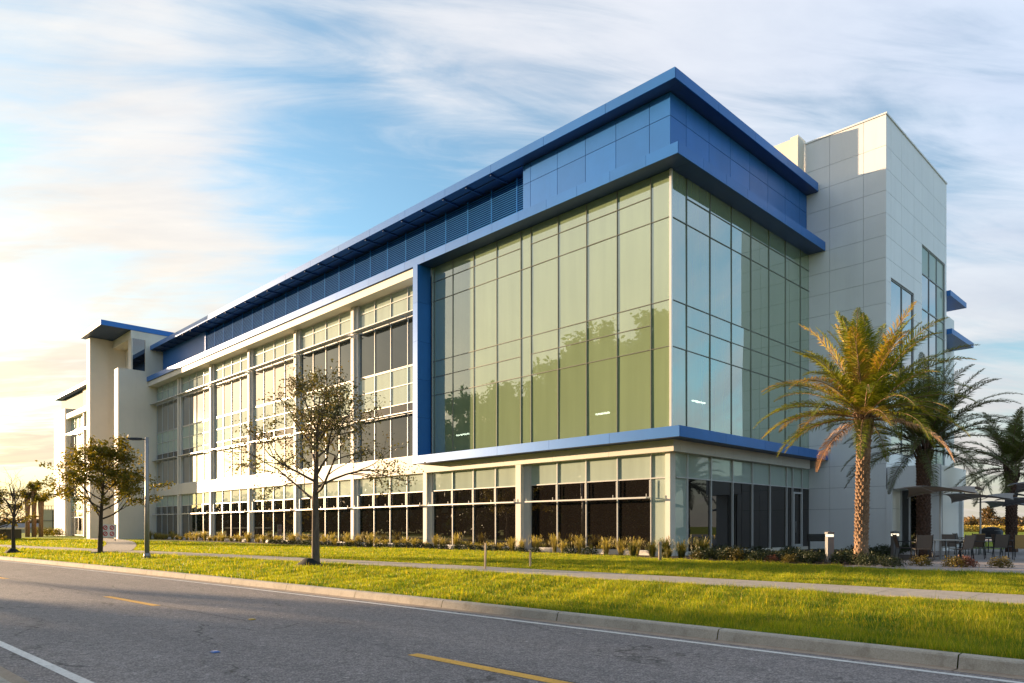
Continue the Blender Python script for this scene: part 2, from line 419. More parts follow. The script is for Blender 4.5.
# planting beds and plaza
mb = MB(); mb.face([(-61, -1.75, -.005), (-.2, -1.75, -.005), (-.2, .3, -.005), (-61, .3, -.005)])
mb.face([(-.2, -2.55, -.004), (8.1, -2.75, -.004), (8.1, 8.5, -.004), (4, 13.4, -.004), (-.2, 13.4, -.004)])
tag(mb.build('planting_bed', M['mulch']), kind='structure')
mb = MB()
for i in range(0, 12):
    for j in range(0, 14):
        x0 = 8.1+i*3.0; y0 = -3.35+j*3.0
        mb.box(x0, y0, -.15, x0+2.985, y0+2.985, .012)
mb.box(4.2, 8.6, -.15, 8.085, 20, .011)
tag(mb.build('plaza', M['plaza']), kind='structure')
mb = MB(); mb.face([(-30, 44, -.008), (160, 44, -.008), (160, 70, -.008), (-30, 70, -.008)])
tag(mb.build('parking_area', M['plaza']), kind='structure')

# ================================================================ OFFICE BUILDING
B = empty('office_building', (0, 0, 0), 0, 'large four storey office building with blue roof, green glass corner and white towers', 'building')
BAYC = [-.75-7.75*k for k in range(0, 8)]            # post centres
def wall(name, mb, mats, label=None, bevel=0, parent=None):
    o = mb.build(name, mats, parent or B, bevel)
    if label: o['label'] = label
    return o
# --- core masses behind the skins
wall('wall', box(-61.7, .45, 0, -16.5, 30, 15.9), M['interior'], 'dark structural wall behind the glazing')
wall('wall', box(-16.5, 6.5, 0, -3.5, 30, 19.3), M['interior'])
for z0, z1 in ((0, 5.3), (16.0, 19.3)):
    wall('wall', box(-16.48, .35 if z0 < 1 else 1.1, z0, -.35, 13.5, z1), M['interior'])
for z in (9.15, 12.35):
    wall('floor_slab', box(-16.4, .3, z, -.3, 6.4, z+.35), M['interior'])
wall('wall', box(-3.49, 6.5, 5.31, -3.0, 13.5, 15.99), M['interior'])

# --- upper curtain wall
XM = [-16.0, -15.70, -14.06, -12.31, -10.51, -8.75, -8.04, -6.25, -4.50, -2.76, -.98, -.03]
YM = [.03, 1.18, 3.10, 5.0, 6.88, 8.75, 10.6, 12.4, 13.5]
ZM = [5.24, 8.71, 9.74, 10.64, 14.07, 15.17, 16.03]
def curtain(axis):
    U = XM if axis == 'x' else YM
    mb = MB()
    skip = {len(U)-2, 5} if axis == 'x' else {0}
    for i in range(len(U)-1):
        zs = [z for z in ZM if not (i in skip and z in (9.74, 15.17))]
        for z0, z1 in zip(zs[:-1], zs[1:]):
            if axis == 'x': jitter_quad(mb, [(U[i], 0, z0), (U[i+1], 0, z0), (U[i+1], 0, z1), (U[i], 0, z1)], .005)
            else: jitter_quad(mb, [(0, U[i], z0), (0, U[i+1], z0), (0, U[i+1], z1), (0, U[i], z1)], .005)
    cw = wall('curtain_wall', mb, M['curtain'], 'green tinted glass curtain wall %s' % ('lit warm by the sun, facing the road' if axis == 'x' else 'in shade on the side facing the palms'))
    f = MB(); w = .015
    for i, u in enumerate(U[1:-1]):
        if axis == 'x': f.box(u-w, -.035, 5.24, u+w, .05, 16.02)
        else: f.box(-.05, u-w, 5.24, .035, u+w, 16.02)
    for i in range(len(U)-1):
        for z in ZM[1:-1]:
            if i in skip and z in (9.74, 15.17): continue
            if axis == 'x': f.box(U[i]+w, -.03, z-w, U[i+1]-w, .04, z+w)
            else: f.box(-.04, U[i]+w, z-w, .03, U[i+1]-w, z+w)
    f.build('mullion', M['gasket'], cw)
    return cw
cw1 = curtain('x'); curtain('y')
wall('corner_trim', box(-.05, -.055, 5.23, .055, .05, 16.02), M['corner_trim'])
wall('corner_trim', box(-15.99, -.05, 5.23, -15.9, .04, 16.02), M['corner_trim'])
# glowing bars added behind the curtain wall for bright lines in the glass
for x0, x1, y0, y1, z in ((-15.6, -14.5, 1.5, 1.6, 6.52), (-5.2, -4.4, 1.5, 1.6, 6.58)):
    l = wall('glow_bar', box(x0, y0, z, x1, y1, z+.07), M['lamp'])
    b = MB(); b.tube([(x0+.1, y0+.05, z+.07), (x0+.1, y0+.05, 9.15)], .008, 4); b.tube([(x1-.1, y0+.05, z+.07), (x1-.1, y0+.05, 9.15)], .008, 4)
    b.build('hanging_rod', M['black'], l)
l = wall('glow_bar', box(-1.55, 4.1, 7.1, -1.45, 5.2, 7.17), M['lamp'])
b = MB(); b.tube([(-1.5, 4.2, 7.17), (-1.5, 4.2, 9.15)], .008, 4); b.tube([(-1.5, 5.1, 7.17), (-1.5, 5.1, 9.15)], .008, 4); b.build('hanging_rod', M['black'], l)

def panel_wall(name, axis, plane, us, zs, th, mat, jmat, gap=.012, label=None, back=.25, sgn=-1, bevel=0):
    """panels with open joints over a dark backing; axis 'x': faces -Y (sgn -1); axis 'y': faces +X (sgn +1)"""
    mb = MB()
    for i in range(len(us)-1):
        for j in range(len(zs)-1):
            a, b2, c, d = us[i]+gap, us[i+1]-gap, zs[j]+gap, zs[j+1]-gap
            if i == 0: a = us[i]
            if i == len(us)-2: b2 = us[i+1]
            if axis == 'x': mb.box(a, plane, c, b2, plane+th, d)
            else: mb.box(plane-th, a, c, plane, b2, d)
    if axis == 'x': mb.box(us[0]+.02, plane+th+.002, zs[0]+.01, us[-1]-.02, plane+back, zs[-1]-.01, 1)
    else: mb.box(plane-back, us[0]+.02, zs[0]+.01, plane-th-.002, us[-1]-.02, zs[-1]-.01, 1)
    return wall(name, mb, [mat, jmat], label)
# --- blue upper storey panels
panel_wall('wall_panel', 'x', .12, [-8.72, -8.21, -6.42, -4.68, -2.93, -1.15, -.12], [16.5, 18.36, 19.33], .03, M['blue'], M['blue_joint'], label='blue metal panels above the glass, lit side')
panel_wall('wall_panel', 'y', -.12, [.16, 1.35, 3.23, 5.13, 7.01, 8.91, 10.85, 12.6, 13.5], [16.5, 18.36, 19.33], .03, M['blue'], M['blue_joint'], label='blue metal panels above the glass, shaded side')
# --- roof
mb = MB()
def lip(mb, x0, y0, x1, y1, z0, z1, mi=0): mb.box(x0, y0, z0, x1, y1, z1, mi)
# main slab with joints in the fascia
xs = list(np.arange(-62.2, .5, 3.7)) + [.55]
for a, b2 in zip(xs[:-1], xs[1:]): mb.box(a+.008, -.55, 19.34, b2-.008, -.5, 19.77)
ys = list(np.arange(-.5, 13.2, 3.4)) + [13.4]
for a, b2 in zip(ys[:-1], ys[1:]): mb.box(.5, a+.008, 19.34, .55, b2-.008, 19.77)
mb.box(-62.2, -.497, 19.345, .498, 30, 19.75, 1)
rf = wall('roof', mb, [M['blue'], M['blue_dark']], 'blue overhanging roof edge')
mb = MB()      # soffit framing strips over the louvres
for x in np.arange(-61, -9, 1.94): mb.box(x, -.45, 19.26, x+.09, .78, 19.343)
mb.box(-61.9, .05, 19.30, -8.75, .12, 19.342)
mb.build('soffit_bracket', M['blue_dark'], rf)
# rooftop blocks next to the white tower
wall('roof_block', box(-1.6, 12.68, 19.76, -.25, 13.45, 22.3), M['white_warm'])  # added to cast the upright shadow edge on the tower face
wall('roof_block', box(-1.35, 14.2, 19.76, -.9, 15.2, 23.25), M['white_warm'])
# --- louvres
mb = MB(); zz = 16.56
for k in range(24):
    z = 16.60+k*.115
    if z > 19.2: break
    mb.face([(-50.5, .70, z), (-8.75, .70, z), (-8.75, .79, z+.07), (-50.5, .79, z+.07)])
    mb.face([(-50.5, .70, z-.02), (-8.75, .70, z-.02), (-8.75, .70, z), (-50.5, .70, z)])
for x in np.arange(-50.5, -8.7, 1.94): mb.box(x-.02, .69, 16.55, x+.02, .74, 19.3, 1)
mb.box(-50.5, .86, 16.55, -8.72, .95, 19.33, 2)
wall('louver_screen', mb, [M['louver'], M['louver'], M['louver_back']], 'blue horizontal louvre screen under the roof')
wall('wall_panel', box(-61.7, .66, 16.55, -50.52, .9, 19.33), M['blue'], 'solid dark blue panel at the far end of the louvres')
wall('wall_panel', box(-8.72, .16, 16.5, -8.6, .9, 19.33), M['blue'])
# --- mid canopy (continuous blue lip)
mb = MB()
xs = list(np.arange(-62.0, .8, 1.86)); xs = [x for x in xs if x < .3] + [.9]
for a, b2 in zip(xs[:-1], xs[1:]): mb.box(a+.006, -.9, 16.04, b2-.006, -.86, 16.5)
ys = list(np.arange(-.86, 13.2, 1.9)) + [13.48]
for a, b2 in zip(ys[:-1], ys[1:]): mb.box(.86, a+.006, 16.04, .9, b2-.006, 16.5)
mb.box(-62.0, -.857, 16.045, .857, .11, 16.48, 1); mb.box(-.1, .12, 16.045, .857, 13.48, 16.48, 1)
wall('canopy', mb, [M['blue'], M['blue_dark']], 'blue canopy lip wrapping the corner above the glass')
# --- cream cornice over the window bays
mb = MB()
for a, b2 in zip(np.arange(-61.9, -16.6, 3.8), list(np.arange(-58.1, -16.6, 3.8))+[-16.42]): mb.box(a+.005, -.78, 15.55, b2-.005, -.74, 16.035)
mb.box(-61.9, -.737, 15.56, -16.43, .1, 16.03)
wall('cornice', mb, M['cream'], 'cream cornice band over the window bays')
# --- frame leg and ledge
mb = MB()
zs = [5.22, 7.4, 9.55, 11.7, 13.9, 16.03]
for a, b2 in zip(zs[:-1], zs[1:]):
    mb.box(-16.42, -1.0, a+.005, -15.99, .02, b2-.005)
wall('frame_leg', mb, M['blue'], 'tall blue fin closing the left side of the glass box')
mb = MB()
xs = list(np.arange(-16.42, .8, 3.5))[:5] + [1.05]
for a, b2 in zip(xs[:-1], xs[1:]): mb.box(a+.006, -1.02, 4.78, b2-.006, -.98, 5.215)
ys = list(np.arange(-.98, 13, 3.6))[:4] + [13.48]
for a, b2 in zip(ys[:-1], ys[1:]): mb.box(1.01, a+.006, 4.78, 1.05, b2-.006, 5.215)
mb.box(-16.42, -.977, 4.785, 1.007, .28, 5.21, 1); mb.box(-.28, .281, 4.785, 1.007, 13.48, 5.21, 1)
wall('ledge', mb, [M['blue'], M['blue_dark']], 'blue ledge under the glass box')
# --- cream band between ground floor and upper floors
mb = MB()
xs = list(np.arange(-61.6, -16.5, 3.75)) + [-16.35]
for a, b2 in zip(xs[:-1], xs[1:]): mb.box(a+.005, -.16, 4.32, b2-.005, .2, 5.36)
wall('wall_band', mb, M['cream'])
mb = MB(); xs = list(np.linspace(-16.34, .32, 6))
for a, b2 in zip(xs[:-1], xs[1:]): mb.box(a+.004, -.30, 4.31, b2-.004, .2, 4.782)
ys = list(np.linspace(-.30, 12.9, 5)); ys[0] = .201
for a, b2 in zip(ys[:-1], ys[1:]): mb.box(0, a+.004, 4.31, .32, b2-.004, 4.782)
wall('wall_band', mb, M['cream'])

# --- window bays on the long front
def bay(x0, x1, z0, z1, rows, nx, y, name, mats, rowmat, label=None, xmull=None, cross=True):
    """a glazed field between two posts: panes (one mesh) with a frame as its sub-part"""
    us = xmull or [x0+(x1-x0)*i/nx for i in range(nx+1)]
    zs = [z0]+rows+[z1]
    mb = MB()
    for i in range(len(us)-1):
        for j in range(len(zs)-1):
            jitter_quad(mb, [(us[i], y, zs[j]), (us[i+1], y, zs[j]), (us[i+1], y, zs[j+1]), (us[i], y, zs[j+1])], .0022, rowmat[j])
    o = wall(name, mb, mats, label)
    f = MB()
    for u in us[1:-1]: f.box(u-.024, y-.055, z0, u+.024, y+.02, z1)
    f.box(x0+.001, y-.053, z0, x0+.04, y+.02, z1); f.box(x1-.04, y-.053, z0, x1-.001, y+.02, z1)
    for z in [z0+.026]+rows+[z1-.026]: f.box(x0+.04, y-.045, z-.024, x1-.04, y+.02, z+.024)
    f.build('frame', M['alu'], o)
    return o
def sunshade(x0, x1, z, y, depth, light=False):
    mb = MB()
    mb.box(x0, y-depth, z-.02, x1, y-depth+.04, z+.035)
    n = 7
    for k in range(n):
        yy = y-depth+.09+k*(depth-.12)/n
        mb.box(x0, yy, z-.012, x1, yy+.05, z+.02)
    for k in range(5):
        u = x0+(x1-x0)*k/4; u = min(max(u, x0+.02), x1-.02)
        mb.box(u-.018, y-depth+.05, z-.05, u+.018, y-.01, z-.013)
    return wall('sunshade', mb, M['alu'])
for k in range(8):
    xr = BAYC[k]; xl = BAYC[k+1] if k < 7 else -61.7
    if k == 0:   # ground floor bay beside the corner
        us = [-8.02, -6.2, -4.45, -2.72, -.96]
    if k < 2:
        x0, x1 = xl+.42 if k else -8.06, xr-.36 if k else -.96
    gx0 = (xl+.40) if k < 7 else -61.65
    gx1 = (xr-.36) if k else -.96
    if k < 2: gx0 = xl+.42
    nx = 4
    # ground floor: cream row, dark row, shade bar, tall dark glass
    bay(gx0, gx1, .16, 4.32, [2.46, 3.26], nx, .02 if k < 2 else .05, 'window', [M['vision_low'], M['spandrel']], [0, 0, 1])
    mb = box(gx0, -.42, 2.40, gx1, -.35, 2.47)
    for u in [gx0+(gx1-gx0)*i/nx for i in range(nx+1)]:
        u = min(max(u, gx0+.03), gx1-.03); mb.box(u-.02, -.349, 2.41, u+.02, -.05, 2.46)
        mb.box(u-.02, -.10, 2.47, u+.02, -.08, 3.2)
        mb.box(u-.012, -.35, 2.471, u+.012, -.33, 2.60)
    wall('sunshade', mb, M['alu'])
    wall('plinth', box(gx0-.05, -.06, -.1, gx1+.05, .3, .158), M['cream'])
    if k >= 2:
        y = .10
        bay(gx0, gx1, 13.78, 15.56, [14.07, 15.40 if False else 14.95], nx, y, 'spandrel_window', [M['narrow'], M['spandrel']], [0, 1, 1])
        bay(gx0, gx1, 10.82, 13.76, [], nx, y, 'window', [M['vision_mid'] if k < 4 else M['vision']], [0])
        sunshade(gx0-.04, gx1+.04, 13.72, y-.1, .62)
        bay(gx0, gx1, 8.02, 10.80, [8.62, 9.75], nx, y, 'spandrel_window', [M['vision_low'], M['spandrel']], [0, 1, 1])
        bay(gx0, gx1, 5.37, 8.0, [], nx, y, 'window', [M['vision_mid'] if k < 4 else M['vision']], [0])
        sunshade(gx0-.04, gx1+.04, 7.96, y-.1, .42)
    # posts
    if k >= 1:
        lit = MB()
        if k >= 2: lit.box(xr-.30, -.17, -.05, xr+.02, .3, 15.55)
        else: lit.box(xr-.36, -.28, -.05, xr-.0, .3, 4.32)
        wall('column', lit, M['cream'])
        wall('column_panel', box(xr+(.022 if k >= 2 else .002), -.05, -.05, xr+(.38 if k >= 2 else .40), .3, 4.30), M['alu'])
        if k >= 3 or k == 2: wall('column_panel', box(xr+.022, -.05, 5.365, xr+.38, .3, 15.55), M['alu'])
# narrow bay of upper floors between last post and the blue fin
y = .10
# (bay k=2 starts left of -16.25; post there touches the fin)
# corner pier at ground floor
mb = MB(); jitter_quad(mb, [(-.94, .02, .16), (-.22, .02, .16), (-.22, .02, 3.26), (-.94, .02, 3.26)], .001); jitter_quad(mb, [(-.94, .02, 3.26), (-.22, .02, 3.26), (-.22, .02, 4.31), (-.94, .02, 4.31)], .001)
o = wall('spandrel_window', mb, M['spandrel']); box(-.94, -.05, 3.235, -.22, .03, 3.285).build('frame', M['alu'], o)
wall('column', box(-.215, -.10, -.05, .02, .3, 4.31), M['cream'], 'cream corner pier of the ground floor')
wall('plinth', box(-1.0, -.05, -.1, -.22, .3, .158), M['cream'])
# --- ground floor glazing on the shaded side
YS = [.31, 1.17, 3.11, 5.04, 6.95, 8.80, 10.66, 11.36, 12.5, 13.5]
mb = MB()
for i in range(len(YS)-1):
    a, b2 = YS[i], YS[i+1]
    jitter_quad(mb, [(0, a, .16), (0, b2, .16), (0, b2, 3.28), (0, a, 3.28)], .002, 1 if i == 0 else 0)
    jitter_quad(mb, [(0, a, 3.28), (0, b2, 3.28), (0, b2, 4.31), (0, a, 4.31)], .002, 1)
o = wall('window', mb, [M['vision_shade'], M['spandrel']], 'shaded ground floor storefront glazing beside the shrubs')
f = MB()
for i, u in enumerate(YS[1:-1]): f.box(-.02, u-.03, .16, .08, u+.03, 4.31)
for a, b2 in zip(YS[:-1], YS[1:]): f.box(-.02, a+.03, 3.255, .065, b2-.03, 3.305)
f.build('frame', M['alu'], o)
wall('plinth', box(-.3, .31, -.1, .06, 13.5, .158), M['cream'])
d = MB(); d.box(.02, 11.42, .16, .10, 11.50, 2.95); d.box(.02, 12.36, .16, .10, 12.44, 2.95); d.box(.02, 11.42, 2.951, .10, 12.44, 3.05); d.box(.02, 11.501, .16, .09, 12.359, .30)
d = wall('door', d, M['alu'], 'white framed glass door beside the white tower')
h = MB(); h.tube([(.13, 11.58, .9), (.13, 11.58, 1.5)], .015, 6); h.box(.09, 11.57, .95, .13, 11.59, .97); h.box(.09, 11.57, 1.43, .13, 11.59, 1.45); h.build('handle', M['steel'], d)

# --- white tower block at the right
zr = [0, 2.15, 3.28, 4.42, 5.6, 6.85, 8.0, 9.15, 10.3, 11.45, 12.6, 13.75, 14.9, 16.03, 17.17, 18.3, 19.43, 20.58, 22.15]
panel_wall('wall_panel', 'x', 13.52, [-.2, 1.11, 2.83, 3.92], zr, .03, M['white_panel'], M['joint'], gap=.008, label='white panelled front of the tower block')
wall('wall', box(-.2, 13.8, 0, 3.62, 24.1, 22.1), M['white_panel'])
# side face of the block with its two tall windows cut out
def side_panels():
    mb = MB(); yj = [13.552, 14.26, 15.9, 17.96, 19.37, 21.6, 23.86, 24.18]
    for j in range(len(zr)-1):
        z0, z1 = zr[j]+.008, zr[j+1]-.008
        for i in range(len(yj)-1):
            a, b2 = yj[i]+.008, yj[i+1]-.008
            if yj[i] >= 14.2 and yj[i+1] <= 18.0:
                zt, zb = 14.05, 5.0
            elif yj[i] >= 19.3 and yj[i+1] <= 23.9:
                zt, zb = 17.2, 4.3
            else: mb.box(3.87, a, z0, 3.92, b2, z1); continue
            if z0 >= zt or z1 <= zb: mb.box(3.87, a, z0, 3.92, b2, z1)
            elif z1 > zt: mb.box(3.87, a, zt, 3.92, b2, z1)
            elif z0 < zb: mb.box(3.87, a, z0, 3.92, b2, zb)
    mb.box(3.63, 13.83, .01, 3.80, 24.1, 22.1, 1)
    return wall('wall_panel', mb, [M['white_panel'], M['joint']], 'white panelled side of the tower block')
side_panels()
wall('roof_coping', box(-.25, 13.47, 22.16, 3.97, 24.2, 22.24), M['white_panel'])
def side_window(y0, y1, z0, z1, ny, rows, mats, rm):
    us = [y0+(y1-y0)*i/ny for i in range(ny+1)]; zs = [z0]+rows+[z1]; mb = MB()
    for i in range(ny):
        for j in range(len(zs)-1):
            jitter_quad(mb, [(3.84, us[i], zs[j]), (3.84, us[i+1], zs[j]), (3.84, us[i+1], zs[j+1]), (3.84, us[i], zs[j+1])], .003, rm(i, j))
    o = wall('window', mb, mats); f = MB()
    for u in us: f.box(3.82, u-.03, z0, 3.88, u+.03, z1)
    for z in zs:
        for a, b2 in zip(us[:-1], us[1:]): f.box(3.82, a+.03, z-.03, 3.875, b2-.03, z+.03)
    f.build('frame', M['window_grey'], o)
side_window(14.3, 17.92, 5.05, 14.0, 2, [8.2, 9.2], [M['vision'], M['spandrel']], lambda i, j: 0)
side_window(19.41, 23.82, 4.34, 17.16, 3, [6.2, 8.9, 10.0, 12.6, 13.6, 15.6], [M['vision'], M['spandrel']], lambda i, j: 1 if (i == 2 or j in (0, 6)) else 0)
# canopies behind the block
for z, y1, xx in ((15.35, 27.9, 4.12), (13.0, 29.3, 4.2)):
    mb = MB(); mb.box(2, 24.25, z, xx, y1, z+.32); wall('canopy', mb, M['blue'], 'small blue canopy behind the white block')
wall('wall', box(-3, 24.3, 0, 2.9, 30, 15.2), M['white_panel'])
# low entrance volume
panel_wall('wall_panel', 'x', 13.53, [3.98, 6.35], [3.12, 4.26], .03, M['white_panel'], M['joint'], label='white fascia over the cafe entrance')
mb = MB()
mb.box(3.93, 13.79, 3.13, 6.34, 18.2, 4.22)
wall('wall', mb, M['white_panel'])
wall('wall', box(3.93, 13.50, 0, 4.2, 13.62, 3.11), M['white_panel'])
wall('wall', box(5.45, 14.6, 0, 6.2, 17.4, 3.12), M['white_panel'])
wall('column', box(6.05, 17.7, 0, 6.3, 17.95, 3.12), M['white_panel'])
mb = MB()
for a, b2 in ((4.2, 4.62), (4.62, 5.04), (5.04, 5.45)): jitter_quad(mb, [(a, 14.9, .05), (b2, 14.9, .05), (b2, 14.9, 3.1), (a, 14.9, 3.1)], .002)
o = wall('window', mb, M['vision'], 'glazed cafe entrance behind the palms'); f = MB()
for u in (4.22, 4.62, 5.04, 5.43): f.box(u-.035, 14.82, 0, u+.035, 14.92, 3.1)
f.build('frame', M['alu'], o)

# --- stair tower at the left end
t1 = wall('wall', box(-62.95, -3.56, -.1, -61.75, .5, 17.08), M['white_warm'], 'white lower wall block of the stair tower')
wall('wall', box(-69.2, -4.5, -.1, -68.0, -2.72, 21.1), M['white_warm'], 'tall white fin carrying the blue roof')
wall('wall', box(-69, -1.05, -.1, -62.96, 6, 20.4), M['white_warm'])
wall('wall', box(-68.6, -2.72, -.1, -68.15, -1.0, 21.1), M['white_warm'], 'beige recessed wall between the fin and the block')
wall('wall', box(-68.2, -2.3, 20.3, -62.0, 4, 21.1), M['white_warm'])
wall('wall', box(-62.95, -1.0, 17.1, -61.8, 6, 20.3), M['white_warm'])
mb = MB(); jitter_quad(mb, [(-61.9, -2.2, 17.12), (-61.9, -1.02, 17.12), (-61.9, -1.02, 20.28), (-61.9, -2.2, 20.28)], .002)
o = wall('window', mb, M['vision']); f = box(-61.95, -2.26, 17.1, -61.87, -2.18, 20.3)
f.box(-62.9, -2.3, 17.1, -61.96, -2.2, 20.3); f.build('frame', M['cream'], o)
mb = MB(); mb.box(-69.5, -5.0, 21.15, -62.0, 4.2, 21.2, 1); mb.box(-69.5, -5.05, 21.12, -62.0, -5.0, 21.62, 2); mb.box(-62.0, -5.05, 21.12, -61.95, 4.2, 21.62); mb.box(-69.5, -4.99, 21.21, -62.01, 4.2, 21.55, 1)
wall('roof', mb, [M['blue'], M['blue_dark'], M['cream']], 'flat blue roof slab of the stair tower')
# --- far wing beyond the tower
wall('wall', box(-101.9, .3, -.1, -69, 20, 19.2), M['interior'])
wall('roof', box(-102.3, -.55, 19.3, -69, 20, 19.7), M['blue_dark'], 'far wing roof')
wall('wall_panel', box(-90, .15, 16.6, -69, .29, 19.29), M['tan'])
wall('wall_band', box(-95.9, -.5, 15.9, -69, .2, 16.6), M['white_warm'])
wall('wall', box(-101.9, -.6, -.1, -95.9, .25, 17.4), M['white_warm'], 'white end wall of the far wing')
for x0, x1 in ((-95.6, -88.2), (-87.5, -80.3), (-79.7, -70)):
    bay(x0, x1, .1, 15.9, [2.5, 3.3, 4.4, 5.4, 8.0, 8.6, 10.8, 13.7, 14.3], 4, .1, 'window', [M['vision'], M['spandrel']], [0, 0, 1, 1, 0, 0, 1, 0, 0, 1])
for x in (-87.85, -80, -95.75): wall('column', box(x-.25, -.3, -.1, x+.1, .2, 15.9), M['cream'])
for z in (7.96, 13.72): sunshade(-95, -70, z, 0, .8)
# ================================================================ VEGETATION
CAM = Vector((16.511, -25.435, 1.2)); RT = Vector((.7006, .7136, 0)); FW = Vector((-.7136, .7006, 0))
def at(px, d):      # a spot measured on the photograph: column px seen at distance d
    p = CAM + FW*d + RT*((px-512)/715*d); return p.x, p.y
def leafq(mb, p, size, rnd, mi=0, asp=.5, droop=0):
    d = Vector((rnd.gauss(0, 1), rnd.gauss(0, 1), rnd.gauss(0, .7)-droop)).normalized()
    s = d.cross(Vector((rnd.gauss(0, 1), rnd.gauss(0, 1), rnd.gauss(0, 1)))).normalized()*size*asp*.5
    a = p; b = p+d*size
    m = (a+b)/2
    mb.face([a, m+s, b, m-s], mi)
def branch_pts(p, d, L, rnd, wob=.12, up=.05, n=5):
    pts = [p.copy()]; d = d.normalized()
    for i in range(n):
        d = (d+Vector((rnd.gauss(0, wob), rnd.gauss(0, wob), rnd.gauss(0, wob)+up))).normalized()
        p = p+d*(L/n); pts.append(p.copy())
    return pts, d
def deciduous(name, loc, H, trunk_h, r0, spread, seed, leafm, barkm, label, n_main=9, leaf=.09, per=16, sub=(3, 3), vshape=.8, flat=.6, group=None, extra=1., shell=None):
    rnd = random.Random(seed); wood = MB(); lv = MB()
    def rec(p, d, L, r, lev):
        pts, d2 = branch_pts(p, d, L, rnd, .13, .04 if lev < 2 else .0, 5)
        rad = [r*(1-.55*i/5) for i in range(6)]
        wood.tube(pts, rad, 6 if lev < 2 else 4, cap=lev > 1)
        if lev == len(sub)+1:
            for q in pts[1:]:
                for _ in range(int(per*extra)):
                    o = Vector((rnd.gauss(0, .11), rnd.gauss(0, .11), rnd.gauss(0, .08)))*(H/6)
                    if rnd.random() < .9: leafq(lv, q+o, leaf*rnd.uniform(.6, 1.25), rnd, droop=.3)
            return
        n = sub[lev-1] if lev >= 1 else n_main
        for k in range(n):
            t = rnd.uniform(.35, 1.) if k else 1.
            i = min(4, int(t*5)); q = pts[i].lerp(pts[i+1], t*5-i) if i < 5 else pts[5]
            side = Vector((rnd.gauss(0, 1), rnd.gauss(0, 1), rnd.gauss(0, .55)+.1)).normalized()
            rec(q, d2*.75+side*.85, L*rnd.uniform(.5, .72), r*.45, lev+1)
    # trunk
    tp = [Vector((0, 0, -.25)), Vector((0, 0, 0)), Vector((.01, .0, .25)), Vector((rnd.uniform(-.05, .05), rnd.uniform(-.05, .05), trunk_h*.6)), Vector((rnd.uniform(-.08, .08), 0, trunk_h)), Vector((rnd.uniform(-.15, .15), .05, trunk_h+(H-trunk_h)*.35)), Vector((rnd.uniform(-.3, .3), .1, trunk_h+(H-trunk_h)*.7))]
    wood.tube(tp, [r0*1.5, r0*1.25, r0, r0*.86, r0*.72, r0*.4, r0*.14], 10)
    for k in range(n_main):
        t = (k+.3)/n_main; z = trunk_h*.9+(H-trunk_h)*.62*t
        az = k*2.4+rnd.uniform(-.4, .4)
        el = R(24+44*t**.8*vshape+rnd.uniform(-8, 8))
        L = spread*(1.05-.5*t)*rnd.uniform(.75, 1.1)
        base = tp[4].lerp(tp[6], max(0, (z-trunk_h))/((H-trunk_h)*.7)) if z > trunk_h else Vector((0, 0, z))
        rec(base, Vector((math.cos(az)*math.cos(el), math.sin(az)*math.cos(el), math.sin(el))), L, r0*.36*(1.1-.5*t), 1)
    root = empty(name, loc, rnd.uniform(0, 6.28), label, 'tree', group)
    wood.build('trunk', barkm, root)
    if lv.f: lv.build('crown', leafm, root)
    return root
main_tree = deciduous('oak_tree', (-5.6, -13.11, -.2), 7.2, 2.5, .14, 2.2, 12, M['leaf_dull'], M['bark'], 'sparse grey green street tree with see-through crown in the middle of the lawn', 14, .115, 6, (5, 4), .8)
deciduous('oak_tree', (*at(100, 37), -.26), 6.0, 2.0, .13, 2.15, 5, M['leaf_gold'], M['bark_dark'], 'small golden green tree in front of the white stair tower', 17, .15, 10, (4, 4), .7)
deciduous('bare_tree', (*at(13.5, 40), -.27), 4.9, 1.5, .11, 1.4, 9, M['leaf_gold'], M['bark_dark'], 'nearly leafless slender tree at the left edge of the lawn', 14, .10, .25, (3, 3), 1.1)
deciduous('bushy_tree', (*at(-4, 62), -.1), 5.5, 1.2, .14, 2.2, 31, M['leaf_gold'], M['bark_dark'], 'leafy tree cut by the left edge of the photo beside the shed', 12, .2, 8, (4, 3), .8)
# black watering bags at two trunks
def bag(loc, label, s=1.):
    mb = MB(); n = 12; rnd = random.Random(4)
    prof = [(.42, -.03), (.44, .05), (.36, .11), (.25, .19), (.17, .27), (.13, .30)]
    base = 0
    for r, z in prof:
        for k in range(n):
            t = 2*math.pi*k/n; rr = r*(1+.18*math.sin(t*2+1)+rnd.uniform(-.06, .06))*s
            mb.v.append((rr*math.cos(t)*1.15, rr*math.sin(t), z*s+rnd.uniform(-.01, .01)))
    for i in range(len(prof)-1):
        for k in range(n):
            k2 = (k+1) % n; mb.f.append((i*n+k, i*n+k2, (i+1)*n+k2, (i+1)*n+k)); mb.mi.append(0); mb.sm.append(True)
    e = (len(prof)-1)*n; mb.f.append(tuple(e+k for k in range(n))); mb.mi.append(0); mb.sm.append(False)
    o = mb.build('watering_bag', M['bag']); o.location = loc
    return tag(o, label, 'watering bag')
bag((-5.78, -13.25, -.21), 'crumpled black watering bag around the foot of the sparse lawn tree', 1.15)
bag((*at(12.5, 39.8), -.28), 'black watering bag around the foot of the bare tree', 1.0)

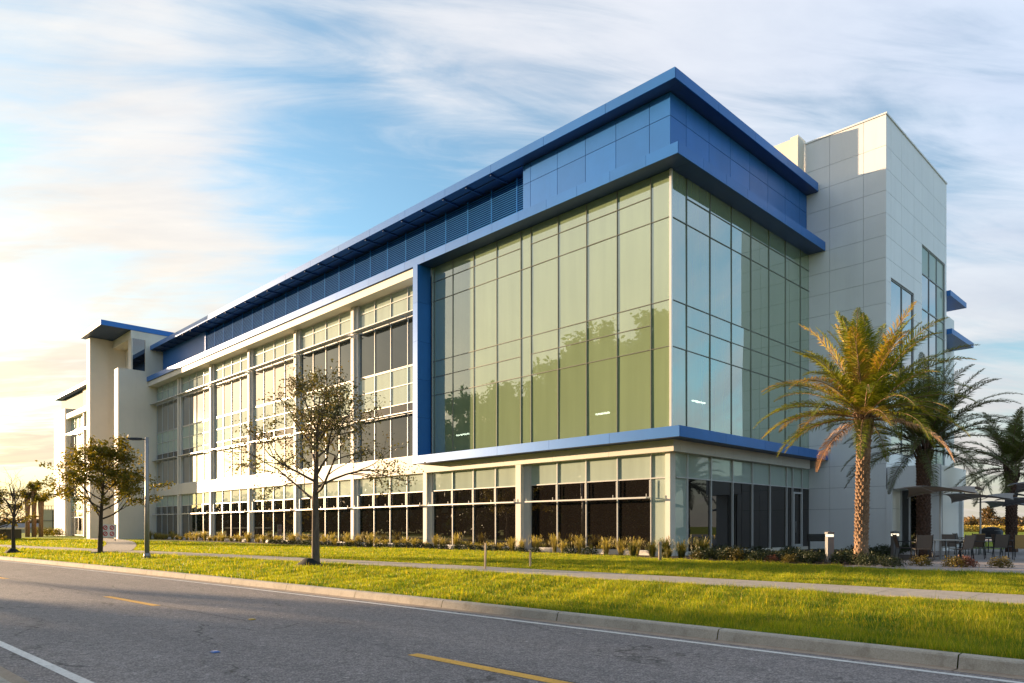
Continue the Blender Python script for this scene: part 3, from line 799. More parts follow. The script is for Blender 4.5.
# --- palms
def frond(mb, p0, az, el, L, rnd, droop, mi, leafL=.5, nseg=14, dens=3, wid=.036, dry=False, twist=0):
    d = Vector((math.cos(az)*math.cos(el), math.sin(az)*math.cos(el), math.sin(el)))
    pts = [p0.copy()]; ds = [d.copy()]
    side_w = Vector((-math.sin(az), math.cos(az), 0))*rnd.uniform(-.02, .02)
    for i in range(nseg):
        t = i/nseg
        g = droop*(.4+1.8*t*t)/nseg
        d = (d+Vector((0, 0, -1))*g*2.2+side_w).normalized()
        pts.append(pts[-1]+d*(L/nseg)); ds.append(d.copy())
    mb.tube(pts, [.020*(1-.85*i/nseg)+.003 for i in range(nseg+1)], 4, mi=3, cap=False)
    for i in range(1, nseg*dens+1):
        t = i/(nseg*dens); f = t*nseg; k = min(int(f), nseg-1)
        p = pts[k].lerp(pts[k+1], f-k); dd = ds[k].lerp(ds[k+1], f-k).normalized()
        s = dd.cross(Vector((0, 0, 1)))
        s = s.normalized() if s.length > .05 else Vector((-math.sin(az), math.cos(az), 0))
        u = s.cross(dd).normalized()
        if t < .10: continue
        ll = leafL*(math.sin(math.pi*min(1, .18+t*.80))**.7)*rnd.uniform(.8, 1.1)
        for sg in (-1, 1):
            v = (s*sg*1.0+dd*(.60+.6*t)+u*rnd.uniform(-.05, .55)).normalized()
            v2 = (v+Vector((0, 0, -.45 if not dry else -1.4))).normalized()
            m = p+v*ll*.55; e = m+v2*ll*.45
            w = (dd*wid*.5)
            m_i = mi
            mb.face([p-w*.6, p+w*.6, m+w, m-w], m_i); mb.face([m-w, m+w, e], m_i)
def palm(name, loc, th, tr, L, nf, seed, mats, label, rz=0, lean=(0, 0), elr=(-12, 86), boots=True, dens=3, n_dry=5, cat='palm tree', group=None, droop=.55, extra=()):
    rnd = random.Random(seed); root = empty(name, loc, rz, label, cat, group)
    tb = MB(); top = Vector((lean[0], lean[1], th))
    pts = [Vector((0, 0, -.15)).lerp(top, i/8) for i in range(9)]
    tb.tube(pts, [tr*1.18, tr*1.02]+[tr*.88]*5+[tr*.95, tr*1.05], 14)
    if boots:
        rows = int(th/.115); per = 11
        for j in range(rows):
            z = j/rows; c = Vector((0, 0, -.05)).lerp(top, z)
            rr = tr*(.90+.12*max(0, z-.8)*5*.5+.18*max(0, .12-z)*8*.5)
            for k in range(per):
                t = 2*math.pi*(k+.5*(j % 2))/per+rnd.uniform(-.06, .06)
                n = Vector((math.cos(t), math.sin(t), 0)); s = Vector((-math.sin(t), math.cos(t), 0))
                w = math.pi*rr/per*.98; h = .10
                out = rnd.uniform(.035, .075)*tr/.27
                a = c+n*(rr-.01)-s*w; b = c+n*(rr-.01)+s*w
                lo = c+n*(rr-.01)+Vector((0, 0, -h)); tip = c+n*(rr+out)+Vector((0, 0, h*.55)); up = c+n*rr+Vector((0, 0, h))
                tb.face([a, lo, tip]); tb.face([lo, b, tip]); tb.face([b, up, tip]); tb.face([up, a, tip])
    tb.build('trunk', mats[4], root)
    cr = MB()
    # cut boots flaring under the crown
    for k in range(26):
        t = k*2.4; z = th-.35+.75*k/26
        n = Vector((math.cos(t), math.sin(t), 0)); p = Vector((lean[0], lean[1], z))
        cr.tube([p+n*tr*.5, p+n*(tr*1.05)+Vector((0, 0, .18)), p+n*(tr*1.45)+Vector((0, 0, .52))], [.07, .05, .018], 5, mi=3)
    for i in range(nf):
        t = i/(nf-1); az = i*2.39996+rnd.uniform(-.25, .25)
        el = R(elr[0]+(elr[1]-elr[0])*t**.85+rnd.uniform(-6, 6))
        LL = L*(.82+.3*math.sin(math.pi*min(1, .25+.6*(1-t))))*rnd.uniform(.88, 1.08)*(1-.10*t*t)
        mi = 2 if i < n_dry else (1 if rnd.random() < (.35 if math.cos(az-3.6) > .2 else .08) else 0)  # more gold fronds on the sun side, sunlight put into the colour
        p0 = Vector((lean[0]+math.cos(az)*tr*.5, lean[1]+math.sin(az)*tr*.5, th+.25+.45*t))
        frond(cr, p0, az, el, LL, rnd, droop*rnd.uniform(.8, 1.25)*(1.15-.5*t), mi, .54, 14, dens, dry=i < n_dry)
    for (az, el, LL, dr) in extra:
        frond(cr, Vector((lean[0], lean[1], th+.3)), az, el, LL, rnd, dr, 0, .46, 14, dens)
    cr.build('crown', mats[:4], root)
    return root
pm = [M['frond_green'], M['frond_gold_sunlit'], M['frond_dry'], M['palm_bark'], M['palm_bark']]
pd = [M['frond_shaded'], M['frond_shaded'], M['frond_shaded'], M['palm_bark_shaded'], M['palm_bark_shaded']]  # darker copies of the palm colours, shade put into the rear palms
palm('date_palm', (7.65, -.44, -.01), 4.5, .215, 3.25, 72, 3, pm, 'sunlit golden green date palm standing before the white tower block', 0, (.1, 0), droop=.60, dens=6, n_dry=2, elr=(-4, 87))
right_az = math.atan2(RT.y, RT.x)
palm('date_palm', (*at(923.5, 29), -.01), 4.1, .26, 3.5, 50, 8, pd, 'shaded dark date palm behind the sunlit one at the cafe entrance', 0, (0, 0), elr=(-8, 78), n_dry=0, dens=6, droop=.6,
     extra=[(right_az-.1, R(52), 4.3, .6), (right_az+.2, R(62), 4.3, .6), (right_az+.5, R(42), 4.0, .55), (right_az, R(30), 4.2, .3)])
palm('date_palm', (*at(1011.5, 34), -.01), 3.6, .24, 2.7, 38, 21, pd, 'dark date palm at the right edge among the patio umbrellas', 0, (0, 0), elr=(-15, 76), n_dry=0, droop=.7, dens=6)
# three fan palms far left
def fan_palm(loc, h, seed, label, group):
    rnd = random.Random(seed); root = empty('fan_palm', loc, 0, label, 'palm tree', group)
    t = MB(); t.tube([(0, 0, -.2), (0, 0, h*.5), (0, 0, h*.8), (0, 0, h)], [.26, .24, .34, .26], 10); t.build('trunk', M['palm_bark'], root)
    c = MB()
    for i in range(26):
        az = i*2.4; el = R(-35+115*i/34)
        d = Vector((math.cos(az)*math.cos(el), math.sin(az)*math.cos(el), math.sin(el)))
        p = Vector((0, 0, h)); q = p+d*rnd.uniform(.25, .55)
        c.tube([p, q], [.03, .02], 3, cap=False)
        s = d.cross(Vector((0, 0, 1))).normalized() if abs(d.z) < .98 else Vector((1, 0, 0)); u = s.cross(d)
        for k in range(13):
            a = (k-6)/6*1.5
            v = (d*math.cos(a)+s*math.sin(a)+u*rnd.uniform(-.15, .15)); e = q+v*.6+Vector((0, 0, -.16-.2*abs(a)))
            w = d.cross(v).cross(v); w = (w.normalized() if w.length > .01 else s)*.05
            m = q.lerp(e, .6); c.face([q, m+w, e, m-w])
    c.build('crown', M['leaf_gold'], root)
for px, h, sd, lab in ((27.5, 6.0, 1, 'shortest-crowned fan palm, leftmost of the three far fan palms'), (34, 7.0, 2, 'tallest fan palm, middle one of the three far fan palms'), (41, 5.6, 3, 'lowest fan palm, rightmost of the three far fan palms')):
    fan_palm((*at(px, 88), -.02), h-.6, sd, lab, 'three fan palms far left')

# --- ornamental grass clumps and shrubs
def clump_mesh(seed, h, r, n, w=.008):
    rnd = random.Random(seed); mb = MB()
    for i in range(n):
        az = rnd.uniform(0, 6.283); b = Vector((math.cos(az), math.sin(az), 0))*rnd.uniform(0, r*.3)
        out = Vector((math.cos(az), math.sin(az), 0))*r*rnd.uniform(.1, 1)
        hh = h*rnd.uniform(.5, 1.1); s = Vector((-math.sin(az), math.cos(az), 0))*w*rnd.uniform(.7, 1.4)
        p1 = b+out*.35+Vector((0, 0, hh*.6)); p2 = b+out*1.1+Vector((0, 0, hh*(1-.25*rnd.random())))
        mb.face([b-s, b+s, p1+s*.8, p1-s*.8]); mb.face([p1-s*.8, p1+s*.8, p2])
        if rnd.random() < .25:
            for k in range(5):
                q = p2+Vector((rnd.gauss(0, .012), rnd.gauss(0, .012), -k*.025)); mb.face([q-s*1.6, q+Vector((0, 0, .03)), q+s*1.6])
    return mb
def clump(name, seed, h, r, n, mat, label, cat, group, loc, w=.008):
    o = clump_mesh(seed, h, r, n, w).build(name, mat); o.location = loc
    return tag(o, label, cat, group)
rg = random.Random(11)
protos = [clump('grass_clump', s, .78, .34, 230, M['fountain'], 'tuft of dry golden ornamental grass at the foot of the long glazed front', 'grass tuft', 'golden grass tufts along the long front', (-1.2-i*.8, -.75, -.01), .009) for i, s in enumerate((1, 2, 3))]
X = -3.6
while X > -60.5:
    X -= rg.uniform(.65, 1.15)
    copy_tree(protos[rg.randrange(3)], None, None, (X, -.75+rg.uniform(-.3, .25), -.02), rg.uniform(0, 6), (rg.uniform(.8, 1.2),)*2+(rg.uniform(.55, 1.2),))
def shrub_mesh(seed, r, h, n, leaf):
    rnd = random.Random(seed); mb = MB()
    mb.tube([(0, 0, -.05), (0, 0, h*.6)], [.02, .01], 4)
    for k in range(9):
        a = k*.7; mb.tube([(0, 0, 0), (math.cos(a)*r*.6, math.sin(a)*r*.6, h*.6)], [.012, .005], 3, cap=False)
    for i in range(n):
        az = rnd.uniform(0, 6.283); el = math.asin(rnd.uniform(-.15, 1)); q = rnd.uniform(.55, 1.05)*(1+.14*math.sin(az*3+seed)+.1*math.sin(az*7))
        p = Vector((math.cos(az)*math.cos(el)*r*q, math.sin(az)*math.cos(el)*r*q, h*.25+math.sin(el)*h*.72*q))
        leafq(mb, p, leaf*rnd.uniform(.6, 1.3), rnd, asp=.45)
    return mb
low = []
for i, s in enumerate((5, 6)):
    o = shrub_mesh(s, .38, .38, 700, .07).build('low_shrub', M['shrub']); o.location = (-3.2-i*1.05, -1.45, -.02)
    low.append(tag(o, 'low dark green shrub in the row before the golden grasses', 'shrub', 'low shrubs along the long front'))
X = -5.2
while X > -33:
    X -= rg.uniform(.85, 1.25)
    copy_tree(low[rg.randrange(2)], None, None, (X, -1.4+rg.uniform(-.15, .1), -.03), rg.uniform(0, 6), rg.uniform(.75, 1.1))
gt = [clump('grass_clump', 14, .85, .42, 300, M['fountain_green'], 'yellow green grass tuft before the shaded corner glass', 'grass tuft', 'grass tufts at the glass corner', (.75, -1.55, -.01), .011)]
for x, y, s in ((1.6, -1.75, .85), (2.35, -1.55, 1.05), (.0, -1.35, .8), (-.85, -1.5, .75), (1.2, -2.0, .5)):
    copy_tree(gt[0], None, None, (x, y, -.01), x*3, s)
# dark shrub bed on the right
sb = []
for i, (s, mt, nm) in enumerate(((21, 'shrub', 'dark green'), (22, 'shrub_gold', 'olive gold'), (23, 'shrub_red', 'reddish brown'))):
    o = shrub_mesh(s, .40, .44, 900, .07).build('round_shrub', M[mt]); sb.append(o)
sb[0].location = (3.0, -1.7, -.01); tag(sb[0], 'dark round shrub in the mulch bed beside the shaded glass', 'shrub', 'dark round shrubs in the bed by the tower')
dark_spots = [(3.7, -1.3), (4.3, -1.9), (3.2, -.6), (4.6, -.9), (5.2, -1.6), (5.5, -.5), (3.6, .4), (4.5, .6), (2.2, -.4), (1.4, -.3), (6.1, -1.2), (2.0, .8), (5.1, .9), (3.0, 1.9), (4.2, 2.2), (6.9, .5), (7.1, 1.6), (6.2, 2.2), (2.2, 3.1), (3.3, 3.9), (5.2, 3.2), (6.6, 3.5), (4.3, 4.9), (6.3, 5.4), (2.6, 5.4), (5.4, 6.6), (4.5, 8.0), (5.9, 8.3), (4.8, 10.2), (5.4, 11.6), (7.3, -1.2), (6.6, -1.75), (8.05, -1.4), (2.9, -2.1), (3.6, -2.15), (4.9, -2.2)]
for x, y in dark_spots: copy_tree(sb[0], None, None, (x, y, -.02), rg.uniform(0, 6), (rg.uniform(.8, 1.25),)*2+(rg.uniform(.7, 1.2),))
sb[1].location = (4.05, -2.1, -.01); tag(sb[1], 'olive gold round shrub among the dark ones', 'shrub', 'olive gold shrubs among the dark ones')
for x, y in ((2.6, -2.2), (6.0, -2.2)): copy_tree(sb[1], None, None, (x, y, -.02), rg.uniform(0, 6), rg.uniform(.6, .8))
edge = [(866, 21.9, 0, 'dark green shrub at the foot of the sunlit palm'), (883, 22.2, 0, 'dark shrub just right of the sunlit palm'), (893, 21.3, 0, 'small dark shrub between sunlit palm and patio chairs'), (921, 21.8, 1, 'olive shrub at the patio edge left of the table'), (955, 21.2, 1, 'olive shrub left of the reddish one on the patio edge'), (966, 21.2, 2, 'reddish brown shrub on the patio edge'), (1001, 20.9, 1, 'olive shrub at the patio edge furthest right')]
for px, d, k, lab in edge:
    c = copy_tree(sb[k], None, lab, (*at(px, d), -.02), px, .8); 
    if 'group' in c: del c['group']
tag(sb[2], 'small reddish shrub nestling in the bed behind the olive ones', 'shrub'); sb[2].location = (5.4, -2.15, -.02); sb[2].scale = (.6,)*3

# --- far woods and the tall trees across the road (seen mirrored in the glass)
def woods(name, x0, y0, x1, y1, h, n, leaf, seed, mat, label, depth=8, low=.05, hv=.5, fill=True):
    rnd = random.Random(seed); mb = MB(); L = math.hypot(x1-x0, y1-y0); ux, uy = (x1-x0)/L, (y1-y0)/L
    ks = [(rnd.uniform(0, 1), rnd.uniform(-1, 1)) for _ in range(int(L/5))]
    for i in range(n):
        t = rnd.random(); dd = rnd.uniform(-depth/2, depth/2)
        hh = h*(1-hv*.5+hv*noise.noise(Vector((t*L/14, seed*3.1, dd*.02)))+hv*.45*noise.noise(Vector((t*L/3.5, seed, dd*.1))))
        z = hh*rnd.uniform(low, 1)**.8
        leafq(mb, Vector((x0+ux*L*t-uy*dd, y0+uy*L*t+ux*dd, z)), leaf*rnd.uniform(.5, 1.3), rnd, asp=.8)
    for i in range(int(L/4)):
        t = rnd.random(); x = x0+ux*L*t; y = y0+uy*L*t; mb.tube([(x, y, -.4), (x+rnd.uniform(-.5, .5), y, h*.6)], [.18, .07], 4, cap=False)
    if mat == 'leaf_dark' and fill:
        pass
    return tag(mb.build(name, M[mat]), label, 'woodland', kind='stuff')
wx0, wy0 = at(930, 330); wx1, wy1 = at(1500, 210)
woods('distant_wood', wx0, wy0, wx1, wy1, 6.2, 26000, 1.3, 3, 'wood_far', 'low autumn coloured wood along the horizon at the right', 30, .0, .8)
fx0, fy0 = at(930, 200); fx1, fy1 = at(1500, 150)
woods('dry_field_grass', fx0, fy0, fx1, fy1, 1.3, 22000, .8, 5, 'field', 'band of tall golden field grass below the distant wood', 40, 0, .3)
x, y = at(989, 205); 
deciduous('field_tree', (x, y, -.02), 8.5, 1.2, .2, 2.2, 44, M['wood_far'], M['bark_dark'], 'lone pointed tree rising above the distant wood', 16, .45, 5, (3, 3), .6)
wx0, wy0 = at(-700, 210); wx1, wy1 = at(70, 280)
woods('distant_wood', wx0, wy0, wx1, wy1, 6.0, 15000, 1.3, 6, 'wood_far', 'low hazy wood on the horizon at the far left', 20, 0, .6)
woods('roadside_wood', -420, -118, -62, -58, 11.5, 26000, 1.5, 7, 'leaf_dark', 'dark wood across the road, mirrored in the lower windows', 16, 0, .45)
woods('roadside_wood', -62, -60, 40, -46, 8.5, 30000, .9, 8, 'leaf_dark', 'dark thicket across the road, mirrored in the storefront', 8, 0, .3)
big = None
for i, (x, y, s) in enumerate(((-59, -45, 1.3), (-52, -47, 1.3), (-46, -45, 1.38), (-40, -46, 1.42), (-34, -44, 1.5), (-28, -46, 1.6), (-22, -44, 1.62), (-15, -46, 1.45), (-4, -46, 1.2))):
    if big is None:
        big = deciduous('evergreen_tree', (x, y, -.35), 15.5, 3, .32, 5.2, 77, M['leaf_dark'], M['bark_dark'], 'tall dark evergreen across the road, mirrored in the green glass', 20, .42, 34, (4, 4), .75, group='tall trees across the road')
        big.scale = (s*1.12,)*3
    else: copy_tree(big, None, None, (x, y, -.35), i*1.7, s*1.12)

# --- lawn blades
def blades(name, seed, regions, mat, label):
    r = np.random.default_rng(seed); V = []; 
    for (x0, x1, dens, h, w) in regions:
        n = int((x1-x0)*16*dens)
        X = r.uniform(x0, x1, n); S = r.uniform(.67, 16, n)
        c = np.array([cl(x) for x in X]); Y = c+S
        pcx = np.array([pc(x) for x in X]); brx = np.array([branch(x) if x < -24 else -99 for x in X])
        keep = (np.abs(Y-pcx) > .80) & ~((X < -24) & (X > -66) & (np.abs(Y-brx) < 1.0))
        keep &= ~((X < -.2) & (Y > -1.8) & (X > -61)) & ~((X >= -.2) & (X < 8.3) & (Y > -2.6-.02*X)) & ~((X >= 8.0) & (Y > -3.45)) & (Y < -1.7)
        keep &= ~((X < -61) & (Y > -4))
        X, Y, S = X[keep], Y[keep], S[keep]; n = len(X)
        Z = np.array([gz(s) for s in S])
        hs = h*r.uniform(.45, 1.15, n)*(1+.30*np.sin(X*1.3+Y*2.1)*np.sin(X*.7-Y*1.7)+.30*np.sin(X*4.1-Y*3.3)*np.sin(X*2.9+Y*5.7)); a = r.uniform(0, 6.283, n); ln = r.uniform(0, .9, n)
        ws = w*r.uniform(.6, 1.3, n)
        sx, sy = -np.sin(a)*ws, np.cos(a)*ws
        t = np.empty((n, 3, 3))
        t[:, 0] = np.stack([X-sx, Y-sy, Z-.01], 1); t[:, 1] = np.stack([X+sx, Y+sy, Z-.01], 1)
        t[:, 2] = np.stack([X+np.cos(a)*hs*ln, Y+np.sin(a)*hs*ln, Z+hs], 1)
        V.append(t)
    V = np.concatenate(V); n = len(V)
    me = bpy.data.meshes.new(name)
    me.vertices.add(n*3); me.vertices.foreach_set('co', V.reshape(-1).astype(np.float32))
    me.loops.add(n*3); me.loops.foreach_set('vertex_index', np.arange(n*3, dtype=np.int32))
    me.polygons.add(n); me.polygons.foreach_set('loop_start', np.arange(0, n*3, 3, dtype=np.int32))
    me.materials.append(mat); me.update(); me.validate()
    o = bpy.data.objects.new(name, me); COL.objects.link(o)
    return tag(o, label, 'lawn', kind='stuff')
blades('lawn_grass', 1, [(6, 18, 2600, .08, .0045), (-4, 6, 1500, .085, .006), (-16, -4, 700, .095, .009), (-34, -16, 220, .10, .014), (-75, -34, 90, .11, .024), (18, 30, 500, .09, .006)], M['grass'], 'sunlit green and straw coloured lawn between road and building')

blades('lawn_tufts', 2, [(4, 18, 45, .17, .006), (-16, 4, 22, .17, .009), (-60, -16, 8, .17, .016)], M['grass'], 'taller stray grass blades standing out of the lawn')
# ================================================================ STREET FURNITURE
# street lamp
p = at(147, 31.5)
L = empty('street_lamp', (p[0], p[1], -.2), 0, 'slim grey street lamp with a short arm, on the lawn left of the sparse tree', 'street lamp')
mb = MB(); mb.tube([(0, 0, -.1), (0, 0, 5.35)], [.105, .075], 14); mb.build('pole', M['steel'], L)
mb = MB(); mb.box(-.2, -.2, -.05, .2, .2, .03); mb.tube([(0, 0, .03), (0, 0, .25)], [.16, .125], 14); mb.build('base', M['steel'], L)
l = -RT
mb = MB(); mb.tube([(0, 0, 5.25), (l.x*.3, l.y*.3, 5.28)], .03, 6)
c0 = Vector((l.x*.5, l.y*.5, 5.28)); s = Vector((l.y, -l.x, 0))
prof = []
for k, (dx, w, hh) in enumerate(((-.28, .05, .04), (-.1, .10, .055), (.2, .13, .05), (.34, .09, .03))):
    prof.append([c0+l*dx+s*w+Vector((0, 0, -hh)), c0+l*dx-s*w+Vector((0, 0, -hh)), c0+l*dx-s*w*.7+Vector((0, 0, hh)), c0+l*dx+s*w*.7+Vector((0, 0, hh))])
for a, b2 in zip(prof[:-1], prof[1:]):
    for k in range(4): mb.face([a[k], a[(k+1) % 4], b2[(k+1) % 4], b2[k]])
mb.face(prof[0]); mb.face(prof[-1][::-1])
mb.build('lamp_head', M['black'], L)
# bollard lights
def bollard(loc, label):
    b = empty('bollard_light', loc, .78, label, 'bollard light', 'bollard lights beside the tower block')
    mb = MB(); mb.box(-.11, -.11, -.1, .11, .11, .86); mb.build('post', M['bollard'], b, .012)
    mb = MB(); mb.box(-.10, -.10, .862, .10, .10, .95); mb.build('lens', M['lamp_head'], b)
    mb = MB(); mb.box(-.12, -.12, .952, .12, .12, 1.03); mb.lathe([(.1, 1.03), (.05, 1.055), (.001, 1.06)], 12); mb.build('cap', M['bollard'], b, .01)
bollard((*at(829.5, 24.6), 0), 'square bollard light with glowing head left of the sunlit palm')
bollard((*at(895, 27.2), 0), 'square bollard light with glowing head right of the sunlit palm')
# small black utility bench/box by the wall
u = empty('utility_rack', (*at(819.5, 29), 0), .78, 'small black utility rack among shrubs against the white tower wall', 'utility rack')
mb = MB(); [mb.box(x, -.03, 0, x+.06, .03, .62) for x in (-.45, .39)]; mb.build('leg', M['black'], u)
mb = MB(); mb.box(-.48, -.08, .62, .48, .08, .92); [mb.box(-.46, -.10, z, .46, -.081, z+.03) for z in (.66, .74, .82)]; mb.build('cabinet', M['black'], u, .01)
# marker stakes
for px, d, h, lab in ((485, 21.5, .82, 'taller thin stake standing in the lawn before the golden grasses'), (530, 22.5, .55, 'shorter thin stake right of the taller one on the lawn')):
    mb = MB(); mb.box(-.03, -.02, -.2, .03, .02, h, M4=Matrix.Rotation(R(2), 4, 'Y')); mb.box(-.031, -.021, h-.12, .031, .021, h-.02, 0, Matrix.Rotation(R(2), 4, 'Y'))
    x, y = at(px, d); o = mb.build('marker_stake', M['stake']); o.location = (x, y, gz(y-cl(x))); tag(o, lab, 'stake')
mb = MB(); mb.tube([(0, 0, -.1), (0, 0, .62)], [.06, .06], 10); mb.lathe([(.075, .62), (.075, .68), (.03, .72)], 10)
x, y = at(660, 25.3); o = mb.build('hose_post', M['stake']); o.location = (x, y, -.03); tag(o, 'short round post before the corner pier of the building', 'post')
# reflectors on the road
mb = MB(); mb.box(-.05, -.05, 0, .05, .05, .012); mb.box(-.04, -.035, .012, .04, .035, .02); x, y = at(252, 12.7)
o = mb.build('road_reflector', pbr('amber_reflector', (.55, .33, .04), .4), bevel=.006); o.rotation_euler.z = .06; o.location = (x, y, -.447); tag(o, 'amber road reflector on the centre of the road', 'road reflector')
mb = MB(); mb.box(-.05, -.05, 0, .05, .05, .012); mb.box(-.04, -.035, .012, .04, .035, .02)
o = mb.build('road_reflector', pbr('blue_reflector', (.10, .22, .55), .3), bevel=.006); o.location = (*at(215, 9.4), -.447); tag(o, 'blue road reflector on the near lane', 'road reflector')
# sign by the stair tower
sg = empty('lawn_sign', (*at(109, 60), -.03), math.atan2(RT.y, RT.x), 'white square sign with red marks at the foot of the stair tower', 'sign')
mb = MB(); mb.box(-.62, -.02, .35, .62, .02, 1.45); mb.build('board', M['sign_white'], sg, .005)
mb = MB()
for cx, cz in ((-.3, 1.17), (.26, 1.17), (-.3, .66), (.26, .66)):
    n = 14
    for k in range(n):
        a, b2 = 2*math.pi*k/n, 2*math.pi*(k+1)/n
        mb.face([(cx+math.cos(a)*.12, -.024, cz+math.sin(a)*.12), (cx+math.cos(b2)*.12, -.024, cz+math.sin(b2)*.12), (cx+math.cos(b2)*.20, -.024, cz+math.sin(b2)*.20), (cx+math.cos(a)*.20, -.024, cz+math.sin(a)*.20)])
    mb.box(-.17, -.002, -.03, .17, .002, .03, M4=Matrix.Translation((cx, -.025, cz)) @ Matrix.Rotation(R(-45), 4, 'Y'))
mb.build('red_mark', M['sign_red'], sg)
mb = MB(); mb.box(-.55, -.015, -.1, -.49, .019, .349); mb.box(.49, -.015, -.1, .55, .019, .349); mb.build('post', M['stake'], sg)

# ================================================================ PATIO
def umbrella(px, d, label, canvas, rz, h=2.5, half=1.75):
    x, y = at(px, d)
    u = empty('patio_umbrella', (x, y, .012), rz, label, 'patio umbrella', 'patio umbrellas beside the cafe')
    mb = MB(); mb.tube([(0, 0, .03), (0, 0, h-.02)], .035, 10); mb.build('pole', M['alu'] if canvas != 'canvas_dark' else M['steel'], u)
    mb = MB(); mb.box(-.3, -.3, 0, .3, .3, .03); mb.build('base', M['steel'], u, .008)
    n = 12; mb = MB(); P = {}
    for i in range(n+1):
        for j in range(n+1):
            a, b2 = 2*i/n-1, 2*j/n-1
            pin = 1-.16*(1-a*a) if abs(b2) > abs(a) else 1-.16*(1-b2*b2)
            X2, Y2 = a*half*pin, b2*half*pin
            r1 = (a+b2)/2; r2 = (a-b2)/2
            z = h+.20*math.sin(min(1, abs(r1))*2.6)-.04*abs(r1)-.16*abs(r2)**1.5
            P[i, j] = (X2, Y2, z)
    for dz, fl in ((0, 0), (-.015, 1)):
        for i in range(n):
            for j in range(n):
                q = [P[i, j], P[i+1, j], P[i+1, j+1], P[i, j+1]]; q = [(a, b2, c+dz) for a, b2, c in q]
                mb.face(q[::-1] if fl else q, 0, True)
    mb.build('canopy', M[canvas], u)
    mb = MB()
    for i, j in ((0, 0), (n, 0), (0, n), (n, n)):
        e = Vector(P[i, j]); pts = [Vector((0, 0, h-.12))]+[Vector(P[int(n/2+(i-n/2)*t), int(n/2+(j-n/2)*t)])-Vector((0, 0, .035)) for t in (.34, .67, 1)]
        mb.tube(pts, .012, 5)
    mb.build('rib', M['alu'], u)
    return u
ga = math.atan2(RT.y, RT.x)
umbrella(940.5, 26, 'taupe winged umbrella over the nearest patio table, leftmost of the umbrellas', 'canvas', ga-.65, 2.5, 1.25)
umbrella(980.4, 31.5, 'slate winged umbrella with a thin dark pole, second from the left', 'canvas', ga-.8, 2.5, 1.5)
umbrella(1036, 31, 'slate umbrella entering the frame low at the right edge', 'canvas_dark', ga-.7, 2.3, 1.35)
umbrella(1048, 25.5, 'umbrella tip entering the frame highest at the right edge', 'canvas_dark', ga-.7, 2.62, 1.1)
umbrella(1011, 38, 'rear slate umbrella standing behind the palm at the right', 'canvas_dark', ga-.9, 2.4, 1.4)
def chair(loc, rz, label, fabric='sling', proto=[None]):
    c = empty('patio_chair', loc, rz, label, 'chair', 'patio chairs under the umbrellas')
    # front faces -Y
    mb = MB()
    for k in range(7): mb.box(-.235, -.24+k*.068, .43-.004*k, .235, -.24+k*.068+.0675, .442-.004*k)
    mb.build('seat', M[fabric], c)
    mb = MB(); RX = Matrix.Translation((0, .235, .42)) @ Matrix.Rotation(R(-14), 4, 'X'); mb.box(-.235, -.008, .02, .235, .008, .50, M4=RX)
    mb.build('backrest', M[fabric], c, .004)
    for s in (-1, 1):
        mb = MB(); mb.tube([(s*.26, -.27, 0), (s*.26, -.25, .44)], .014, 6); mb.build('leg', M['black'], c)
        mb = MB(); mb.tube([(s*.26, .29, 0), (s*.26, .235, .42)], .014, 6); mb.build('leg', M['black'], c)
        mb = MB(); mb.tube([(s*.26, -.25, .445), (s*.265, -.25, .64), (s*.265, -.2, .665), (s*.265, .29, .655)], .014, 6); mb.build('armrest', M['black'], c)
        mb = MB(); mb.tube([(s*.25, .235, .42), (s*.25, .36, .93)], .014, 6); mb.tube([(s*.25, -.25, .425), (s*.25, .235, .405)], .013, 6); mb.build('frame', M['black'], c)
    return c
def table(loc, rz, label, half=.62):
    t = empty('patio_table', loc, rz, label, 'table', 'patio tables')
    mb = MB(); mb.box(-half, -half, .70, half, half, .735); mb.build('tabletop', M['table'], t, .008)
    for sx in (-1, 1):
        for sy in (-1, 1):
            mb = MB(); mb.tube([(sx*(half-.08), sy*(half-.08), 0), (sx*(half-.12), sy*(half-.12), .70)], .02, 6); mb.build('leg', M['steel'], t)
x1, y1 = at(940.5, 26)
table((x1-.0, y1+.0, .012), ga, 'square table around the pole of the nearest umbrella')
def ch(px, d, face, label, fabric='sling'):    # face: direction the sitter looks, relative to the camera's right
    x, y = at(px, d); chair((x, y, .012), ga+face, label, fabric)
# a chair with rz=ga faces the camera; +90 degrees turns it to face right
ch(905, 26.3, R(75), 'brown sling chair left of the nearest table, side on')
ch(922, 25.0, R(165), 'sling chair with its back to the road, at the near left of the table')
ch(961, 24.8, R(200), 'large looking sling chair at the near right of the nearest table')
ch(951, 27.3, R(-15), 'chair on the far side of the nearest table facing the road')
ch(972, 26.6, R(-80), 'chair pulled out to the right of the nearest table, side on')
x2, y2 = at(980.4, 31.5); table((x2, y2, .012), ga, 'square table around the thin dark pole of the second umbrella')
ch(975, 30.2, R(170), 'sunlit coloured chair before the second umbrella pole', 'sling_sunlit')
ch(997, 27.0, R(175), 'black looking chair with its back to the road, between the palms and the second umbrella')
ch(1004, 28.3, R(95), 'dark chair beside the right palm trunk facing right')
ch(1022, 25.8, R(150), 'sunlit coloured chair cut by the right edge of the photo', 'sling_sunlit')
ch(964, 31.0, R(40), 'far chair left of the second umbrella pole')
